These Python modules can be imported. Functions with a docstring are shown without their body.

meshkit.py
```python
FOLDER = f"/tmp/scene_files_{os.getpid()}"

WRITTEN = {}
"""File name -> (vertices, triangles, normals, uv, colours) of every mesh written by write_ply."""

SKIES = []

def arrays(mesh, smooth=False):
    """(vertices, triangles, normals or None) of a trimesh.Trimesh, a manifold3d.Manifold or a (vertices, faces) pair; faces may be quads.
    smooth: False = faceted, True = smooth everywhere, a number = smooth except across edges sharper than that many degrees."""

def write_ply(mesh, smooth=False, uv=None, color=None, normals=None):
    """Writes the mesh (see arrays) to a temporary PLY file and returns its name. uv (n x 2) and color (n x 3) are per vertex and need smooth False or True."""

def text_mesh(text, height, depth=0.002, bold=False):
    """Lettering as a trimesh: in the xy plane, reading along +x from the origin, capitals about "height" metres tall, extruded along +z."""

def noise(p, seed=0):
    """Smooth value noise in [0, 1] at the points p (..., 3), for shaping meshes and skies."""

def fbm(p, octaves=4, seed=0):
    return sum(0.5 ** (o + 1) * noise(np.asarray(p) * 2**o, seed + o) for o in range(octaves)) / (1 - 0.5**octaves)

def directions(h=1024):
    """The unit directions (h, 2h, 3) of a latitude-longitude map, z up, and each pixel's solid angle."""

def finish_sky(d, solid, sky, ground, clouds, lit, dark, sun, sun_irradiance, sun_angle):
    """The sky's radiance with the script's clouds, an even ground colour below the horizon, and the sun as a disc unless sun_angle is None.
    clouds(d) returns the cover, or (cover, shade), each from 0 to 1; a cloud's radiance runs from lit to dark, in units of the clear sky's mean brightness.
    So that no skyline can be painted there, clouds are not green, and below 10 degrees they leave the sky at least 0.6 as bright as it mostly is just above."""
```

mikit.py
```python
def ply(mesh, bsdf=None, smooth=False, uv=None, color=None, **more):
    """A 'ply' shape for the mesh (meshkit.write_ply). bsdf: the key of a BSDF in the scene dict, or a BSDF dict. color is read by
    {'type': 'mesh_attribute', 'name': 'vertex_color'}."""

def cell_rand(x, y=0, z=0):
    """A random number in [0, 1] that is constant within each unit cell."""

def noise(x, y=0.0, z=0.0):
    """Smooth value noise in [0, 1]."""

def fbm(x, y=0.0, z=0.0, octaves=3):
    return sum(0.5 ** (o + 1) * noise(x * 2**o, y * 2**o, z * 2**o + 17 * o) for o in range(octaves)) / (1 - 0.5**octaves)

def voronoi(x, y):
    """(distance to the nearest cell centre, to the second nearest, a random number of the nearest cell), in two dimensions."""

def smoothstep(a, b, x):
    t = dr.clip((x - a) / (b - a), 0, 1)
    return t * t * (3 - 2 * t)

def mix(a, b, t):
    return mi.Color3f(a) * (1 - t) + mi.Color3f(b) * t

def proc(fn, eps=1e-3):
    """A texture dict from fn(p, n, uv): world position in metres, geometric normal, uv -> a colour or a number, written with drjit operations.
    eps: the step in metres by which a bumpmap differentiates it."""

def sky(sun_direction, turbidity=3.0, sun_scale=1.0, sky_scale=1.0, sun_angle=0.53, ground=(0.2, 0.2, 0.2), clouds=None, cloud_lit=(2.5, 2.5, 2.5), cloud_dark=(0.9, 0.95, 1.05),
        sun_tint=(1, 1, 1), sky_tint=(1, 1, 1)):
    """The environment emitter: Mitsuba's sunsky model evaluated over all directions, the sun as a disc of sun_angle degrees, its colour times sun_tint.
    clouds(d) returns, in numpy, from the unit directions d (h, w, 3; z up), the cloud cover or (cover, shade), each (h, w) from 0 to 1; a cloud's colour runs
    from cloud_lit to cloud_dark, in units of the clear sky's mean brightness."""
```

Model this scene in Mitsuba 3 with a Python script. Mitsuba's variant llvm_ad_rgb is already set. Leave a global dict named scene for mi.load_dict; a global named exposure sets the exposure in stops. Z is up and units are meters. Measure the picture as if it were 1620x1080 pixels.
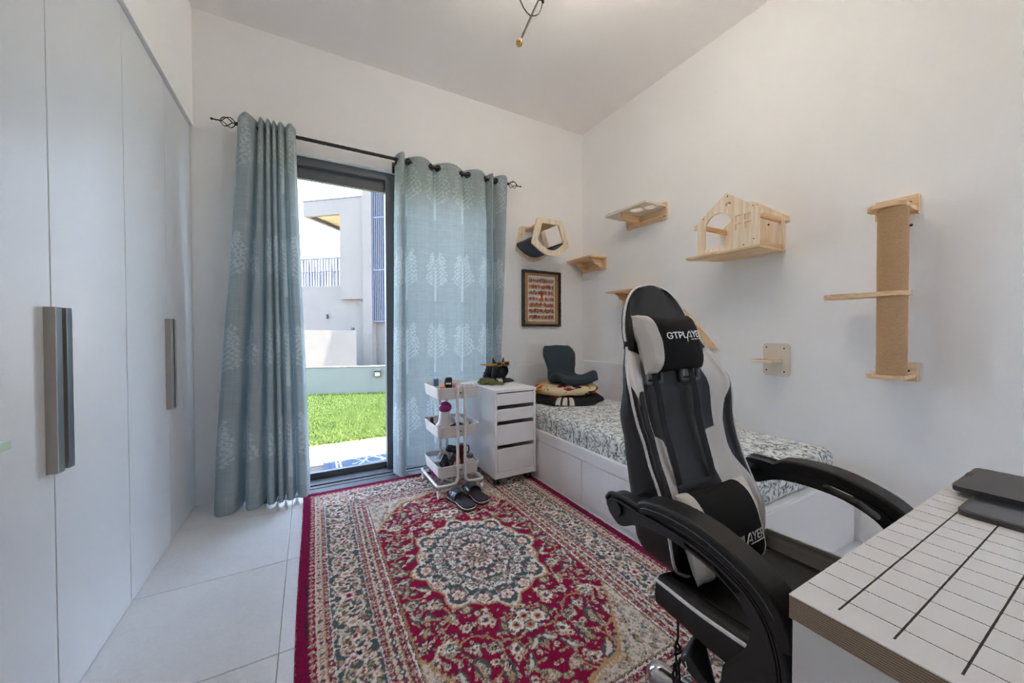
import math
import numpy as np, trimesh, mitsuba as mi, mikit, meshkit, drjit as dr
from manifold3d import Manifold, CrossSection
from shapely.geometry import Polygon, Point, LineString, box as sbox
from shapely.ops import unary_union

T = mi.ScalarTransform4f
PI = math.pi
scene, labels = {}, {}
rng = np.random.default_rng(7)

# ------------------------------------------------------------------ camera, sky, light, exposure
scene['camera'] = dict(type='perspective', fov=108.52, fov_axis='x', principal_point_offset_y=0.0059,
    near_clip=0.02, far_clip=500.0,
    to_world=T().look_at(origin=[0, 0, 1.05], target=[0.48369, 0.87510, 1.03576], up=[0.00997, 0.01089, 0.99989]))


def haze(d):
    el = np.degrees(np.arcsin(np.clip(d[..., 2], -1, 1)))
    return np.clip(0.75 - el / 110.0, 0.1, 0.8), 0.15 + 0.0 * el


scene['sky'] = mikit.sky((0.25, -0.08, 0.93), turbidity=5.0, sun_scale=21.0, sky_scale=23.0, sun_angle=0.6,
    ground=(0.30, 0.30, 0.30), clouds=haze, cloud_lit=(1.10, 1.26, 1.46), cloud_dark=(1.0, 1.05, 1.15), sky_tint=(0.93, 1.0, 1.10))
exposure = 1.03


# ------------------------------------------------------------------ colour and material helpers
def C(h):
    v = [int(h[i:i + 2], 16) / 255 for i in (1, 3, 5)]
    return [x / 12.92 if x < 0.04045 else ((x + 0.055) / 1.055) ** 2.4 for x in v]


def CA(h):
    return np.array(C(h))


def rgb(h):
    return {'type': 'rgb', 'value': C(h) if isinstance(h, str) else list(map(float, h))}


def mat(name, col, rough=0.5, metal=0.0, spec=0.5, bump=None, bs=0.001, **more):
    base = col if isinstance(col, dict) else rgb(col)
    d = {'type': 'principled', 'base_color': base, 'roughness': float(rough), 'metallic': float(metal), 'specular': float(spec), **more}
    if bump is not None:
        d = {'type': 'bumpmap', 'arbitrary': bump, 'scale': float(bs), 'bsdf': d}
    scene[name] = {'type': 'twosided', 'bsdf': d}
    return name


VC = {'type': 'mesh_attribute', 'name': 'vertex_color'}

# ------------------------------------------------------------------ mesh helpers


def M3(m):
    """manifold -> trimesh"""
    k = m.to_mesh()
    return trimesh.Trimesh(np.array(k.vert_properties[:, :3], float), np.array(k.tri_verts), process=False)


def cat(ms):
    return trimesh.util.concatenate([m if isinstance(m, trimesh.Trimesh) else M3(m) for m in ms])


def box(x0, x1, y0, y1, z0, z1):
    m = trimesh.creation.box((x1 - x0, y1 - y0, z1 - z0))
    m.apply_translation(((x0 + x1) / 2, (y0 + y1) / 2, (z0 + z1) / 2))
    return m


def rbox(x0, x1, y0, y1, z0, z1, r=0.004, seg=12):
    """box with rounded edges"""
    r = min(r, (x1 - x0) / 2.001, (y1 - y0) / 2.001, (z1 - z0) / 2.001)
    s = Manifold.sphere(r, seg)
    return M3(Manifold.batch_hull([s.translate((x, y, z)) for x in (x0 + r, x1 - r) for y in (y0 + r, y1 - r) for z in (z0 + r, z1 - r)]))


def cbox(x0, x1, y0, y1, z0, z1, c=0.003):
    """box with chamfered edges, 44 triangles"""
    p = []
    for x, sx in ((x0, 1), (x1, -1)):
        for y, sy in ((y0, 1), (y1, -1)):
            for z, sz in ((z0, 1), (z1, -1)):
                p += [(x + c * sx, y + c * sy, z), (x + c * sx, y, z + c * sz), (x, y + c * sy, z + c * sz)]
    return trimesh.convex.convex_hull(np.array(p))


def vplate(x0, x1, y0, y1, z0, z1, r, axis=2, c=0.002):
    """plate whose outline across `axis` has rounded corners and whose faces are slightly chamfered"""
    lo, hi = np.array([x0, y0, z0], float), np.array([x1, y1, z1], float)
    a, b = [i for i in range(3) if i != axis]
    w, h = hi[a] - lo[a], hi[b] - lo[b]
    poly = sbox(lo[a] + r, lo[b] + r, hi[a] - r, hi[b] - r).buffer(r, quad_segs=6)
    return slab(poly, axis, lo[axis], hi[axis], c)


def slab(poly, axis, d0, d1, c=0.0):
    """extrude a shapely polygon, given in the two axes other than `axis` in order, from d0 to d1 along `axis`"""
    if hasattr(poly, 'geoms'):
        poly = max(poly.geoms, key=lambda g: g.area)
    m = trimesh.creation.extrude_polygon(poly, abs(d1 - d0), engine='earcut')
    v = np.array(m.vertices)
    out = np.zeros_like(v)
    a, b = [i for i in range(3) if i != axis]
    out[:, a], out[:, b], out[:, axis] = v[:, 0], v[:, 1], v[:, 2] + min(d0, d1)
    f = np.array(m.faces)
    if axis == 1:
        f = f[:, ::-1]
    return trimesh.Trimesh(out, f, process=False)


def catmull(pts, n=8, closed=False):
    p = np.asarray(pts, float)
    if closed:
        q = np.vstack([p[-1], p, p[:2]])
    else:
        q = np.vstack([2 * p[0] - p[1], p, 2 * p[-1] - p[-2]])
    out = []
    for i in range(1, len(q) - 2):
        t = np.linspace(0, 1, n, endpoint=False)[:, None]
        a, b, c, d = q[i - 1], q[i], q[i + 1], q[i + 2]
        out.append(0.5 * (2 * b + (c - a) * t + (2 * a - 5 * b + 4 * c - d) * t ** 2 + (3 * b - a - 3 * c + d) * t ** 3))
    out = np.vstack(out)
    return out if closed else np.vstack([out, p[-1]])


def frames(p, closed=False, up=None):
    t = np.gradient(p, axis=0)
    if closed:
        t = np.roll(p, -1, 0) - np.roll(p, 1, 0)
    t /= np.linalg.norm(t, axis=1, keepdims=True) + 1e-12
    if up is not None:
        a = np.cross(np.asarray(up, float), t)
        a /= np.linalg.norm(a, axis=1, keepdims=True) + 1e-12
        return t, a, np.cross(t, a)
    a = np.zeros_like(p)
    v = np.cross(t[0], [0.0, 0.0, 1.0])
    if np.linalg.norm(v) < 1e-3:
        v = np.cross(t[0], [1.0, 0.0, 0.0])
    for i in range(len(p)):
        v = v - t[i] * (v @ t[i])
        v = v / (np.linalg.norm(v) + 1e-12)
        a[i] = v
    return t, a, np.cross(t, a)


def sweep(path, prof, closed=False, up=None, scale=None, cap=True):
    """sweep a closed profile [(a, b)] along a path; the profile may be one per path point"""
    p = np.asarray(path, float)
    t, a, b = frames(p, closed, up)
    prof = np.asarray(prof, float)
    if prof.ndim == 2:
        prof = np.repeat(prof[None], len(p), 0)
    if scale is not None:
        prof = prof * np.asarray(scale, float).reshape(len(p), 1, -1)
    v = p[:, None] + prof[:, :, :1] * a[:, None] + prof[:, :, 1:] * b[:, None]
    return gridmesh(v, closed_u=closed, closed_v=True, cap=cap and not closed)


def gridmesh(v, closed_u=False, closed_v=False, cap=False):
    nu, nv = v.shape[:2]
    i, j = np.meshgrid(np.arange(nu if closed_u else nu - 1), np.arange(nv if closed_v else nv - 1), indexing='ij')
    k = lambda a, b: (a % nu) * nv + (b % nv)
    q = np.stack([k(i, j), k(i, j + 1), k(i + 1, j + 1), k(i + 1, j)], -1).reshape(-1, 4)
    f = np.vstack([q[:, [0, 1, 2]], q[:, [0, 2, 3]]])
    vv = v.reshape(-1, 3)
    if cap:
        c0, c1 = v[0].mean(0), v[-1].mean(0)
        n = len(vv)
        vv = np.vstack([vv, c0, c1])
        jj = np.arange(nv)
        f = np.vstack([f, np.stack([np.full(nv, n), (jj + 1) % nv, jj], 1),
                       np.stack([np.full(nv, n + 1), (nu - 1) * nv + jj, (nu - 1) * nv + (jj + 1) % nv], 1)])
    return trimesh.Trimesh(vv, f, process=False)


def circ(r, n=10):
    a = np.arange(n) * 2 * PI / n
    return np.stack([r * np.cos(a), r * np.sin(a)], 1)


def tube(path, r, n=10, closed=False):
    path = np.asarray(path, float)
    if np.ndim(r):
        return sweep(path, circ(1.0, n), closed, scale=np.repeat(np.asarray(r, float)[:, None], 2, 1))
    return sweep(path, circ(r, n), closed)


def lathe(prof, n=32, at=(0, 0, 0)):
    """profile [(radius, z)] turned about z"""
    prof = np.asarray(prof, float)
    a = np.arange(n) * 2 * PI / n
    v = np.stack([prof[:, None, 0] * np.cos(a), prof[:, None, 0] * np.sin(a), np.repeat(prof[:, 1:2], n, 1)], -1)
    m = gridmesh(v, closed_v=True, cap=True)
    m.apply_translation(at)
    return m


def cyl(p0, p1, r, n=16):
    return tube(np.array([p0, p1], float), r, n)


def ell(c, r, n=16):
    m = trimesh.creation.uv_sphere(1.0, count=[n, 2 * n])
    m.apply_scale(r)
    m.apply_translation(c)
    return m


def tf(m, loc=(0, 0, 0), rz=0.0, rx=0.0, ry=0.0, s=1.0):
    m = m.copy()
    A = trimesh.transformations.euler_matrix(rx, ry, rz, 'sxyz')
    A[:3, :3] *= s
    A[:3, 3] = loc
    m.apply_transform(A)
    return m


def hull(spheres, seg=16):
    """convex hull of spheres [(x, y, z, r)]"""
    return Manifold.batch_hull([Manifold.sphere(r, seg).translate((x, y, z)) for x, y, z, r in spheres])


def smoothed(man, length=0.02, it=12):
    m = M3(man.refine_to_length(length) if length else man)
    m.merge_vertices()
    trimesh.smoothing.filter_taubin(m, lamb=0.5, nu=0.53, iterations=it)
    return m


def rect_prof(w, h, r=0.003, n=3):
    p = sbox(-w / 2 + r, -h / 2 + r, w / 2 - r, h / 2 - r).buffer(r, quad_segs=n)
    return np.array(p.exterior.coords)[:-1][::-1]


def smoothstep(a, b, x):
    t = np.clip((x - a) / (b - a), 0, 1)
    return t * t * (3 - 2 * t)


# ------------------------------------------------------------------ scene helpers
def numbered(name):
    if name not in USED:
        USED.add(name)
        return name
    i = 1
    while f'{name}_{i:03d}' in USED:
        i += 1
    USED.add(f'{name}_{i:03d}')
    return f'{name}_{i:03d}'


USED = set()


def tag(key, label=None, category=None, group=None, kind=None):
    d = {k: v for k, v in dict(label=label, category=category, group=group, kind=kind).items() if v}
    if d:
        labels.setdefault(key, {}).update(d)
    return key


def thing(name, label, category, group=None):
    return tag(numbered(name), label, category, group)


def obj(name, mesh, m, parent=None, smooth=30, label=None, category=None, group=None, kind=None, color=None, uv=None, emit=None, to=None):
    key = numbered(f'{parent}__{name}' if parent else name)
    more = {}
    if emit is not None:
        more['emitter'] = {'type': 'area', 'radiance': rgb(emit)}
    if to is not None:
        more['to_world'] = to
    if isinstance(mesh, Manifold):
        mesh = M3(mesh)
    scene[key] = mikit.ply(mesh, m, smooth=smooth, uv=uv, color=color, **more)
    tag(key, label, category, group, kind)
    return key


def again(name, src, to, parent=None, m=None, **t):
    """another entry that shares the ply of an earlier one"""
    key = numbered(f'{parent}__{name}' if parent else name)
    scene[key] = {**scene[src], 'to_world': to}
    if m:
        scene[key]['bsdf'] = {'type': 'ref', 'id': m}
    tag(key, **t)
    return key


def struct(name, mesh, m, parent=None, **k):
    return obj(name, mesh, m, parent, kind=None if parent else 'structure', **k)


def text_on(text, h, origin, right, up, depth=0.0006, bold=True, width=None, shear=0.0):
    t = meshkit.text_mesh(text, h, depth, bold)
    v = np.array(t.vertices)
    if width:
        v[:, 0] *= width / v[:, 0].max()
    v[:, 0] += shear * v[:, 1]
    right, up = np.asarray(right, float), np.asarray(up, float)
    out = np.asarray(origin, float) + v[:, :1] * right + v[:, 1:2] * up + v[:, 2:] * np.cross(right, up)
    return trimesh.Trimesh(out, np.array(t.faces), process=False)


# ------------------------------------------------------------------ printing on cloth, paper and pile: a grid of colours in metres
class Canvas:
    def __init__(s, w, h, step, col):
        s.nu, s.nv = int(round(w / step)) + 1, int(round(h / step)) + 1
        s.w, s.h = w, h
        s.U, s.V = np.meshgrid(np.linspace(0, w, s.nu), np.linspace(0, h, s.nv), indexing='ij')
        s.c = np.tile(CA(col) if isinstance(col, str) else np.asarray(col, float), (s.nu, s.nv, 1))

    def win(s, x, y, r):
        du, dv = s.w / (s.nu - 1), s.h / (s.nv - 1)
        i0, i1 = max(0, int((x - r) / du)), min(s.nu, int((x + r) / du) + 2)
        j0, j1 = max(0, int((y - r) / dv)), min(s.nv, int((y + r) / dv) + 2)
        return (slice(i0, max(i0, i1)), slice(j0, max(j0, j1)))

    def put(s, w, mask, col):
        col = CA(col) if isinstance(col, str) else np.asarray(col)
        s.c[w] = s.c[w] * (1 - mask[..., None]) + col * mask[..., None]

    def blob(s, x, y, r, col, petals=0, depth=0.3, ang=0.0, sq=1.0, soft=None):
        w = s.win(x, y, r * 1.4 / min(sq, 1))
        dx, dy = s.U[w] - x, s.V[w] - y
        ca, sa = math.cos(ang), math.sin(ang)
        a, b = dx * ca + dy * sa, (-dx * sa + dy * ca) / sq
        rr, th = np.hypot(a, b), np.arctan2(b, a)
        R = r * (1 - depth + depth * np.abs(np.cos(th * petals / 2))) if petals else r
        e = soft or s.w / (s.nu - 1) * 0.7
        s.put(w, smoothstep(e, -e, rr - R), col)

    def line(s, pts, r, col):
        pts = np.asarray(pts, float)
        r = np.broadcast_to(r, (len(pts),))
        e = s.w / (s.nu - 1) * 0.6
        for k in range(len(pts) - 1):
            a, b = pts[k], pts[k + 1]
            m, L = (a + b) / 2, np.linalg.norm(b - a) / 2
            w = s.win(m[0], m[1], L + r[k] + 2 * e)
            dx, dy = s.U[w] - a[0], s.V[w] - a[1]
            d = b - a
            t = np.clip((dx * d[0] + dy * d[1]) / (d @ d + 1e-12), 0, 1)
            rad = r[k] * (1 - t) + r[k + 1] * t
            s.put(w, smoothstep(e, -e, np.hypot(dx - t * d[0], dy - t * d[1]) - rad), col)

    def leaf(s, x, y, L, ang, col, fat=0.3, curl=0.0):
        t = np.linspace(0, 1, 6)
        a = ang + curl * (t - 0.3)
        p = np.array([x, y]) + np.vstack([[0, 0], np.cumsum(np.stack([np.cos(a[1:]), np.sin(a[1:])], 1) * L / 5, 0)])
        s.line(p, L * fat * 0.5 * np.sin(PI * np.clip(t * 0.92 + 0.06, 0, 1)), col)

    def colors(s):
        return np.clip(s.c.reshape(-1, 3), 0, 1)

# ================================================================== the setting
XR, YB, ZC, XL, YF = 2.405, 2.889, 3.005, -0.612, -1.35
CLAY = None


def wall_fn(p, n, uv):
    v = mikit.fbm(p.x * 2.3 + 7, p.y * 2.3, p.z * 2.3) - 0.5
    return mikit.mix((0.865, 0.86, 0.852), (0.88, 0.876, 0.868), mikit.smoothstep(-0.25, 0.25, v))


def plaster_h(p, n, uv):
    return mikit.fbm(p.x * 55, p.y * 55, p.z * 55, octaves=2)


def tile_fn(p, n, uv):
    v = mikit.fbm(p.x * 9, p.y * 9, 3.0, octaves=4)
    g = mikit.noise(p.x * 160, p.y * 160, 1.0)
    return mikit.mix((0.67, 0.68, 0.695), (0.70, 0.71, 0.72), mikit.smoothstep(0.2, 0.8, v)) * (0.97 + 0.06 * g)


mat('wall_paint', mikit.proc(wall_fn), 0.85, spec=0.2)
mat('ceiling_paint', '#efecea', 0.9, spec=0.15)
mat('floor_tile_mat', mikit.proc(tile_fn), 0.32, spec=0.45)
mat('grout', '#8f8c88', 0.9)
mat('frame_grey', '#54595d', 0.42, spec=0.5)
mat('frame_dark', '#2b2e31', 0.5)
mat('laminate', '#d3d7db', 0.38, spec=0.5)
mat('white_laminate', '#f2f2f4', 0.42, spec=0.5)
mat('chrome', '#c9cacb', 0.1, metal=1.0)
mat('handle_side', '#a39c94', 0.38, metal=0.8)
mat('brushed_steel', '#c4c6c8', 0.32, metal=1.0)
mat('black_metal', '#17181a', 0.45, spec=0.5)
scene['pane_glass'] = {'type': 'thindielectric', 'int_ior': 1.35}

# floor: square tiles laid in a grid, each its own slab over a grout bed
floor = struct('floor', box(XL - 0.6, XR + 0.1, YF - 0.1, YB + 0.22, -0.06, -0.003), 'grout')
TS, TX0, TY0 = 0.565, -0.096, 1.416
tile0 = None
tm = cbox(0.0012, TS - 0.0012, 0.0012, TS - 0.0012, -0.008, 0.0, 0.0015)
for i in range(-2, 5):
    for j in range(-5, 3):
        x, y = TX0 + i * TS, TY0 + j * TS
        if x > XR or x + TS < XL or y > YB + 0.15 or y + TS < YF:
            continue
        if i >= 0 and j < -1 or i >= 3 and j < 2:
            continue
        to = T().translate([x, y, 0])
        if tile0 is None:
            tile0 = obj('tile', tm, 'floor_tile_mat', floor, smooth=False, to=to)
        else:
            again('tile', tile0, to, floor)
# tiles under the rug, the bed and behind the camera, where nothing is seen of their joints
obj('tile_field', cat([box(TX0 + 0.0012, XR, YF, TY0 - TS - 0.0012, -0.008, 0.0), box(TX0 + 3 * TS + 0.0012, XR, TY0 - TS + 0.0012, YB, -0.008, 0.0)]), 'floor_tile_mat', floor, smooth=False)

struct('ceiling', box(XL - 0.7, XR + 0.2, YF - 0.2, YB + 0.2, ZC, ZC + 0.2), 'ceiling_paint', smooth=False)
DX0, DX1, DZ = -0.31, 1.40, 2.268          # the door opening
struct('wall_back', cat([box(XL - 0.7, DX0, YB, YB + 0.2, -0.06, 4.5), box(DX1, XR + 0.2, YB, YB + 0.2, -0.06, 4.5), box(DX0, DX1, YB, YB + 0.2, DZ, 4.5)]), 'wall_paint', smooth=False)
struct('wall_right', box(XR, XR + 0.2, YF - 0.2, YB + 0.001, -0.06, ZC + 0.2), 'wall_paint', smooth=False)
struct('wall_left', box(XL - 0.59, XL + 0.016, YF, YB, 2.30, ZC + 0.1), 'wall_paint', smooth=False)
struct('wall_left_side', box(XL - 0.7, XL - 0.6, YF - 0.2, YB + 0.001, -0.06, ZC + 0.2), 'wall_paint', smooth=False)
# the wall behind the camera, with an unseen window added for fill daylight
WX0, WX1, WZ0, WZ1 = 1.55, 2.20, 1.25, 2.15
struct('wall_rear', cat([box(XL - 0.7, WX0, YF - 0.2, YF, -0.06, ZC + 0.2), box(WX1, XR + 0.2, YF - 0.2, YF, -0.06, ZC + 0.2),
                         box(WX0, WX1, YF - 0.2, YF, -0.06, WZ0), box(WX0, WX1, YF - 0.2, YF, WZ1, ZC + 0.2)]), 'wall_paint', smooth=False)
w2 = struct('added_window_1', cat([box(WX0, WX1, YF - 0.12, YF - 0.07, WZ0, WZ0 + 0.05), box(WX0, WX1, YF - 0.12, YF - 0.07, WZ1 - 0.05, WZ1),
                             box(WX0, WX0 + 0.05, YF - 0.12, YF - 0.07, WZ0, WZ1), box(WX1 - 0.05, WX1, YF - 0.12, YF - 0.07, WZ0, WZ1), box(1.835, 1.885, YF - 0.12, YF - 0.07, WZ0, WZ1)]), 'frame_grey', smooth=False)
obj('pane', gridmesh(np.array([[[WX0 + .02, YF - .095, WZ0 + .02], [WX0 + .02, YF - .095, WZ1 - .02]], [[WX1 - .02, YF - .095, WZ0 + .02], [WX1 - .02, YF - .095, WZ1 - .02]]])), 'pane_glass', w2, smooth=False)

# sliding glass door: outer frame, two sashes, threshold
FY = YB + 0.05
door = struct('door_1', cat([rbox(DX0, DX1, FY, FY + 0.09, DZ - 0.055, DZ, .003), rbox(DX0, DX0 + 0.045, FY, FY + 0.09, 0, DZ, .003), rbox(DX1 - 0.045, DX1, FY, FY + 0.09, 0, DZ, .003)]), 'frame_grey', smooth=30)
obj('threshold', cat([rbox(DX0, DX1, YB - 0.175, FY + 0.09, -0.002, 0.004, .002), rbox(DX0, DX1, YB - 0.10, YB - 0.085, 0.003, 0.007, .001), rbox(DX0, DX1, YB - 0.045, YB - 0.03, 0.003, 0.010, .001)]), 'frame_dark', door)


def sash(x0, x1, y, wl, wr, name):
    s = obj(name, cat([rbox(x0, x1, y, y + 0.04, 0.004, 0.045, .003), rbox(x0, x1, y, y + 0.04, DZ - 0.135, DZ - 0.05, .003),
                       rbox(x0, x0 + wl, y, y + 0.04, 0.004, DZ - 0.05, .003), rbox(x1 - wr, x1, y, y + 0.04, 0.004, DZ - 0.05, .003)]), 'frame_grey', door)
    obj('pane', gridmesh(np.array([[[x0 + .01, y + .02, .02], [x0 + .01, y + .02, DZ - .07]], [[x1 - .01, y + .02, .02], [x1 - .01, y + .02, DZ - .07]]])), 'pane_glass', s, smooth=False)


sash(-0.27, 0.575, FY + 0.042, 0.045, 0.047, 'sash')
sash(0.525, 1.36, FY + 0.0, 0.07, 0.045, 'sash')

# ================================================================== fitted wardrobe along the left wall
ward = thing('wardrobe', 'tall fitted wardrobe with flat pale grey doors along the left wall', 'wardrobe')
obj('carcass', cat([box(XL - 0.58, XL - 0.024, YF + 0.02, YB - 0.004, 0.0, 2.295)]), 'laminate', ward, smooth=False)
edges = [-0.9, -0.425, 0.052, 0.53, 1.008, 1.485, 1.959, 2.43, 2.884]
for a, b in zip(edges[:-1], edges[1:]):
    d = obj('door', cbox(XL - 0.021, XL, a + 0.0022, b - 0.0022, 0.004, 2.294, 0.0012), 'laminate', ward, smooth=False)
    i = edges.index(a)
    y = b - 0.0245 if i % 2 == 0 else a + 0.0245
    if a < 0.9:
        continue
    hd_ = obj('handle', rbox(XL, XL + 0.0225, y - 0.0125, y + 0.0125, 0.675, 1.122, .0008), 'handle_side', d, label='long steel bar handle with polished front')
    for y0_, y1_ in ((-0.0135, 0.0135),):
        obj('front_strip', rbox(XL + 0.022, XL + 0.0245, y + y0_, y + y1_, 0.675, 1.122, .0006), 'chrome', hd_)
hm2 = cat([rbox(XL, XL + 0.02, 1.12, 1.28, 0.800, 0.804, .001), rbox(XL + 0.016, XL + 0.02, 1.12, 1.28, 0.790, 0.812, .001)])
obj('bar_handle', hm2, 'brushed_steel', ward, label='short horizontal steel handle')

# ================================================================== outside
G = -0.06


def stucco_fn(p, n, uv):
    v = mikit.fbm(p.x * 1.2, p.y * 1.2, p.z * 1.2, octaves=4)
    return mikit.mix((0.115, 0.115, 0.109), (0.132, 0.131, 0.124), v)


def paver_fn(p, n, uv):
    r = mikit.cell_rand(dr.floor((p.x + 5.0 - 0.1 * dr.floor((p.y - 3.09) / 0.125)) / 0.25), dr.floor((p.y - 3.09) / 0.125))
    v = mikit.fbm(p.x * 30, p.y * 30, 0.0)
    return mikit.mix((0.088, 0.080, 0.073), (0.118, 0.108, 0.100), 0.5 * r + 0.5 * v)


def lawn_fn(p, n, uv):
    v = mikit.fbm(p.x * 3.5, p.y * 3.5, 0.0, octaves=4)
    w = mikit.noise(p.x * 90, p.y * 90, p.z * 30)
    return mikit.mix((0.042, 0.078, 0.022), (0.088, 0.130, 0.046), 0.6 * v + 0.4 * w)


mat('stucco', mikit.proc(stucco_fn), 0.9, spec=0.2)
mat('wall_green_white', '#6c6f69', 0.9, spec=0.2)
mat('paver', mikit.proc(paver_fn), 0.85, spec=0.3)
mat('soil', '#8a8378', 0.95)
scene['grass_blade'] = {'type': 'twosided', 'bsdf': {'type': 'diffuse', 'reflectance': mikit.proc(lawn_fn)}}
mat('rail_blue', '#3c4658', 0.5)
mat('soffit_ochre', '#a79a72', 0.8)

struct('ground', box(-14, 16, 3.09, 24, G - 0.3, G - 0.03), 'soil', smooth=False)
paving = struct('patio_paving', box(-1.6, 2.6, 3.09, 4.09, G - 0.04, G - 0.012), 'soil', smooth=False)
pm, p0 = cbox(0.002, 0.248, 0.002, 0.123, -0.02, 0.0, 0.003), None
for j in range(8):
    for i in range(-7, 10):
        x, y = i * 0.25 + 0.1 * j - (0.25 if j > 4 else 0), 3.09 + 0.125 * j
        if x < -1.5 or x > 2.3:
            continue
        to = T().translate([x, y, G + 0.002 * math.sin(7 * i + 3 * j) - 0.002])
        if p0 is None:
            p0 = obj('paver', pm, 'paver', paving, smooth=False, to=to)
        else:
            again('paver', p0, to, paving)

lw0, lwd = np.array([-0.141, 7.449]), np.array([1.402, -0.474])
lwd = lwd / np.linalg.norm(lwd)
n_bl = 150000
u = rng.random(n_bl * 2)
gx = -1.6 + 5.2 * rng.random(n_bl * 2)
gy = 4.10 + 3.6 * u
keep = (gy < lw0[1] + (gx - lw0[0]) * lwd[1] / lwd[0] - 0.02) & (gx > -0.95 + 0.0 * gy) & (gx < 0.12 * gy + 1.2)
gx, gy = gx[keep][:n_bl], gy[keep][:n_bl]
n = len(gx)
az, le, hh = rng.random(n) * 2 * PI, 0.010 + 0.018 * rng.random(n), 0.022 + 0.018 * rng.random(n)
hh = np.where(gy > lw0[1] + (gx - lw0[0]) * lwd[1] / lwd[0] - 0.12, hh * 1.7, hh)
bw = 0.0035
ca, sa = np.cos(az), np.sin(az)
pz = np.full(n, G - 0.006)
A = np.stack([gx - sa * bw, gy + ca * bw, pz], 1)
B = np.stack([gx + sa * bw, gy - ca * bw, pz], 1)
D = np.stack([gx + ca * le, gy + sa * le, pz + hh], 1)
bl = trimesh.Trimesh(np.stack([A, B, D], 1).reshape(-1, 3), np.arange(3 * n).reshape(-1, 3), process=False)
lawn = obj('lawn', cat([bl, slab(Polygon([(-6, 4.09), (6, 4.09)] + [tuple(lw0 + lwd * t) for t in (5.5, -5.6)]), 2, G - 0.05, G)]), 'grass_blade', smooth=False, label='bright green lawn beyond the glass door', category='lawn', kind='stuff')


def along(p0, d, s0, s1, t0, t1, z0, z1):
    """box along a horizontal direction: s along d, t along its left normal"""
    d = np.asarray(d, float) / np.linalg.norm(d)
    m = box(s0, s1, t0, t1, z0, z1)
    v = np.array(m.vertices)
    nrm = np.array([-d[1], d[0]])
    out = np.stack([p0[0] + v[:, 0] * d[0] + v[:, 1] * nrm[0], p0[1] + v[:, 0] * d[1] + v[:, 1] * nrm[1], v[:, 2]], 1)
    return trimesh.Trimesh(out, m.faces, process=False)


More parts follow.
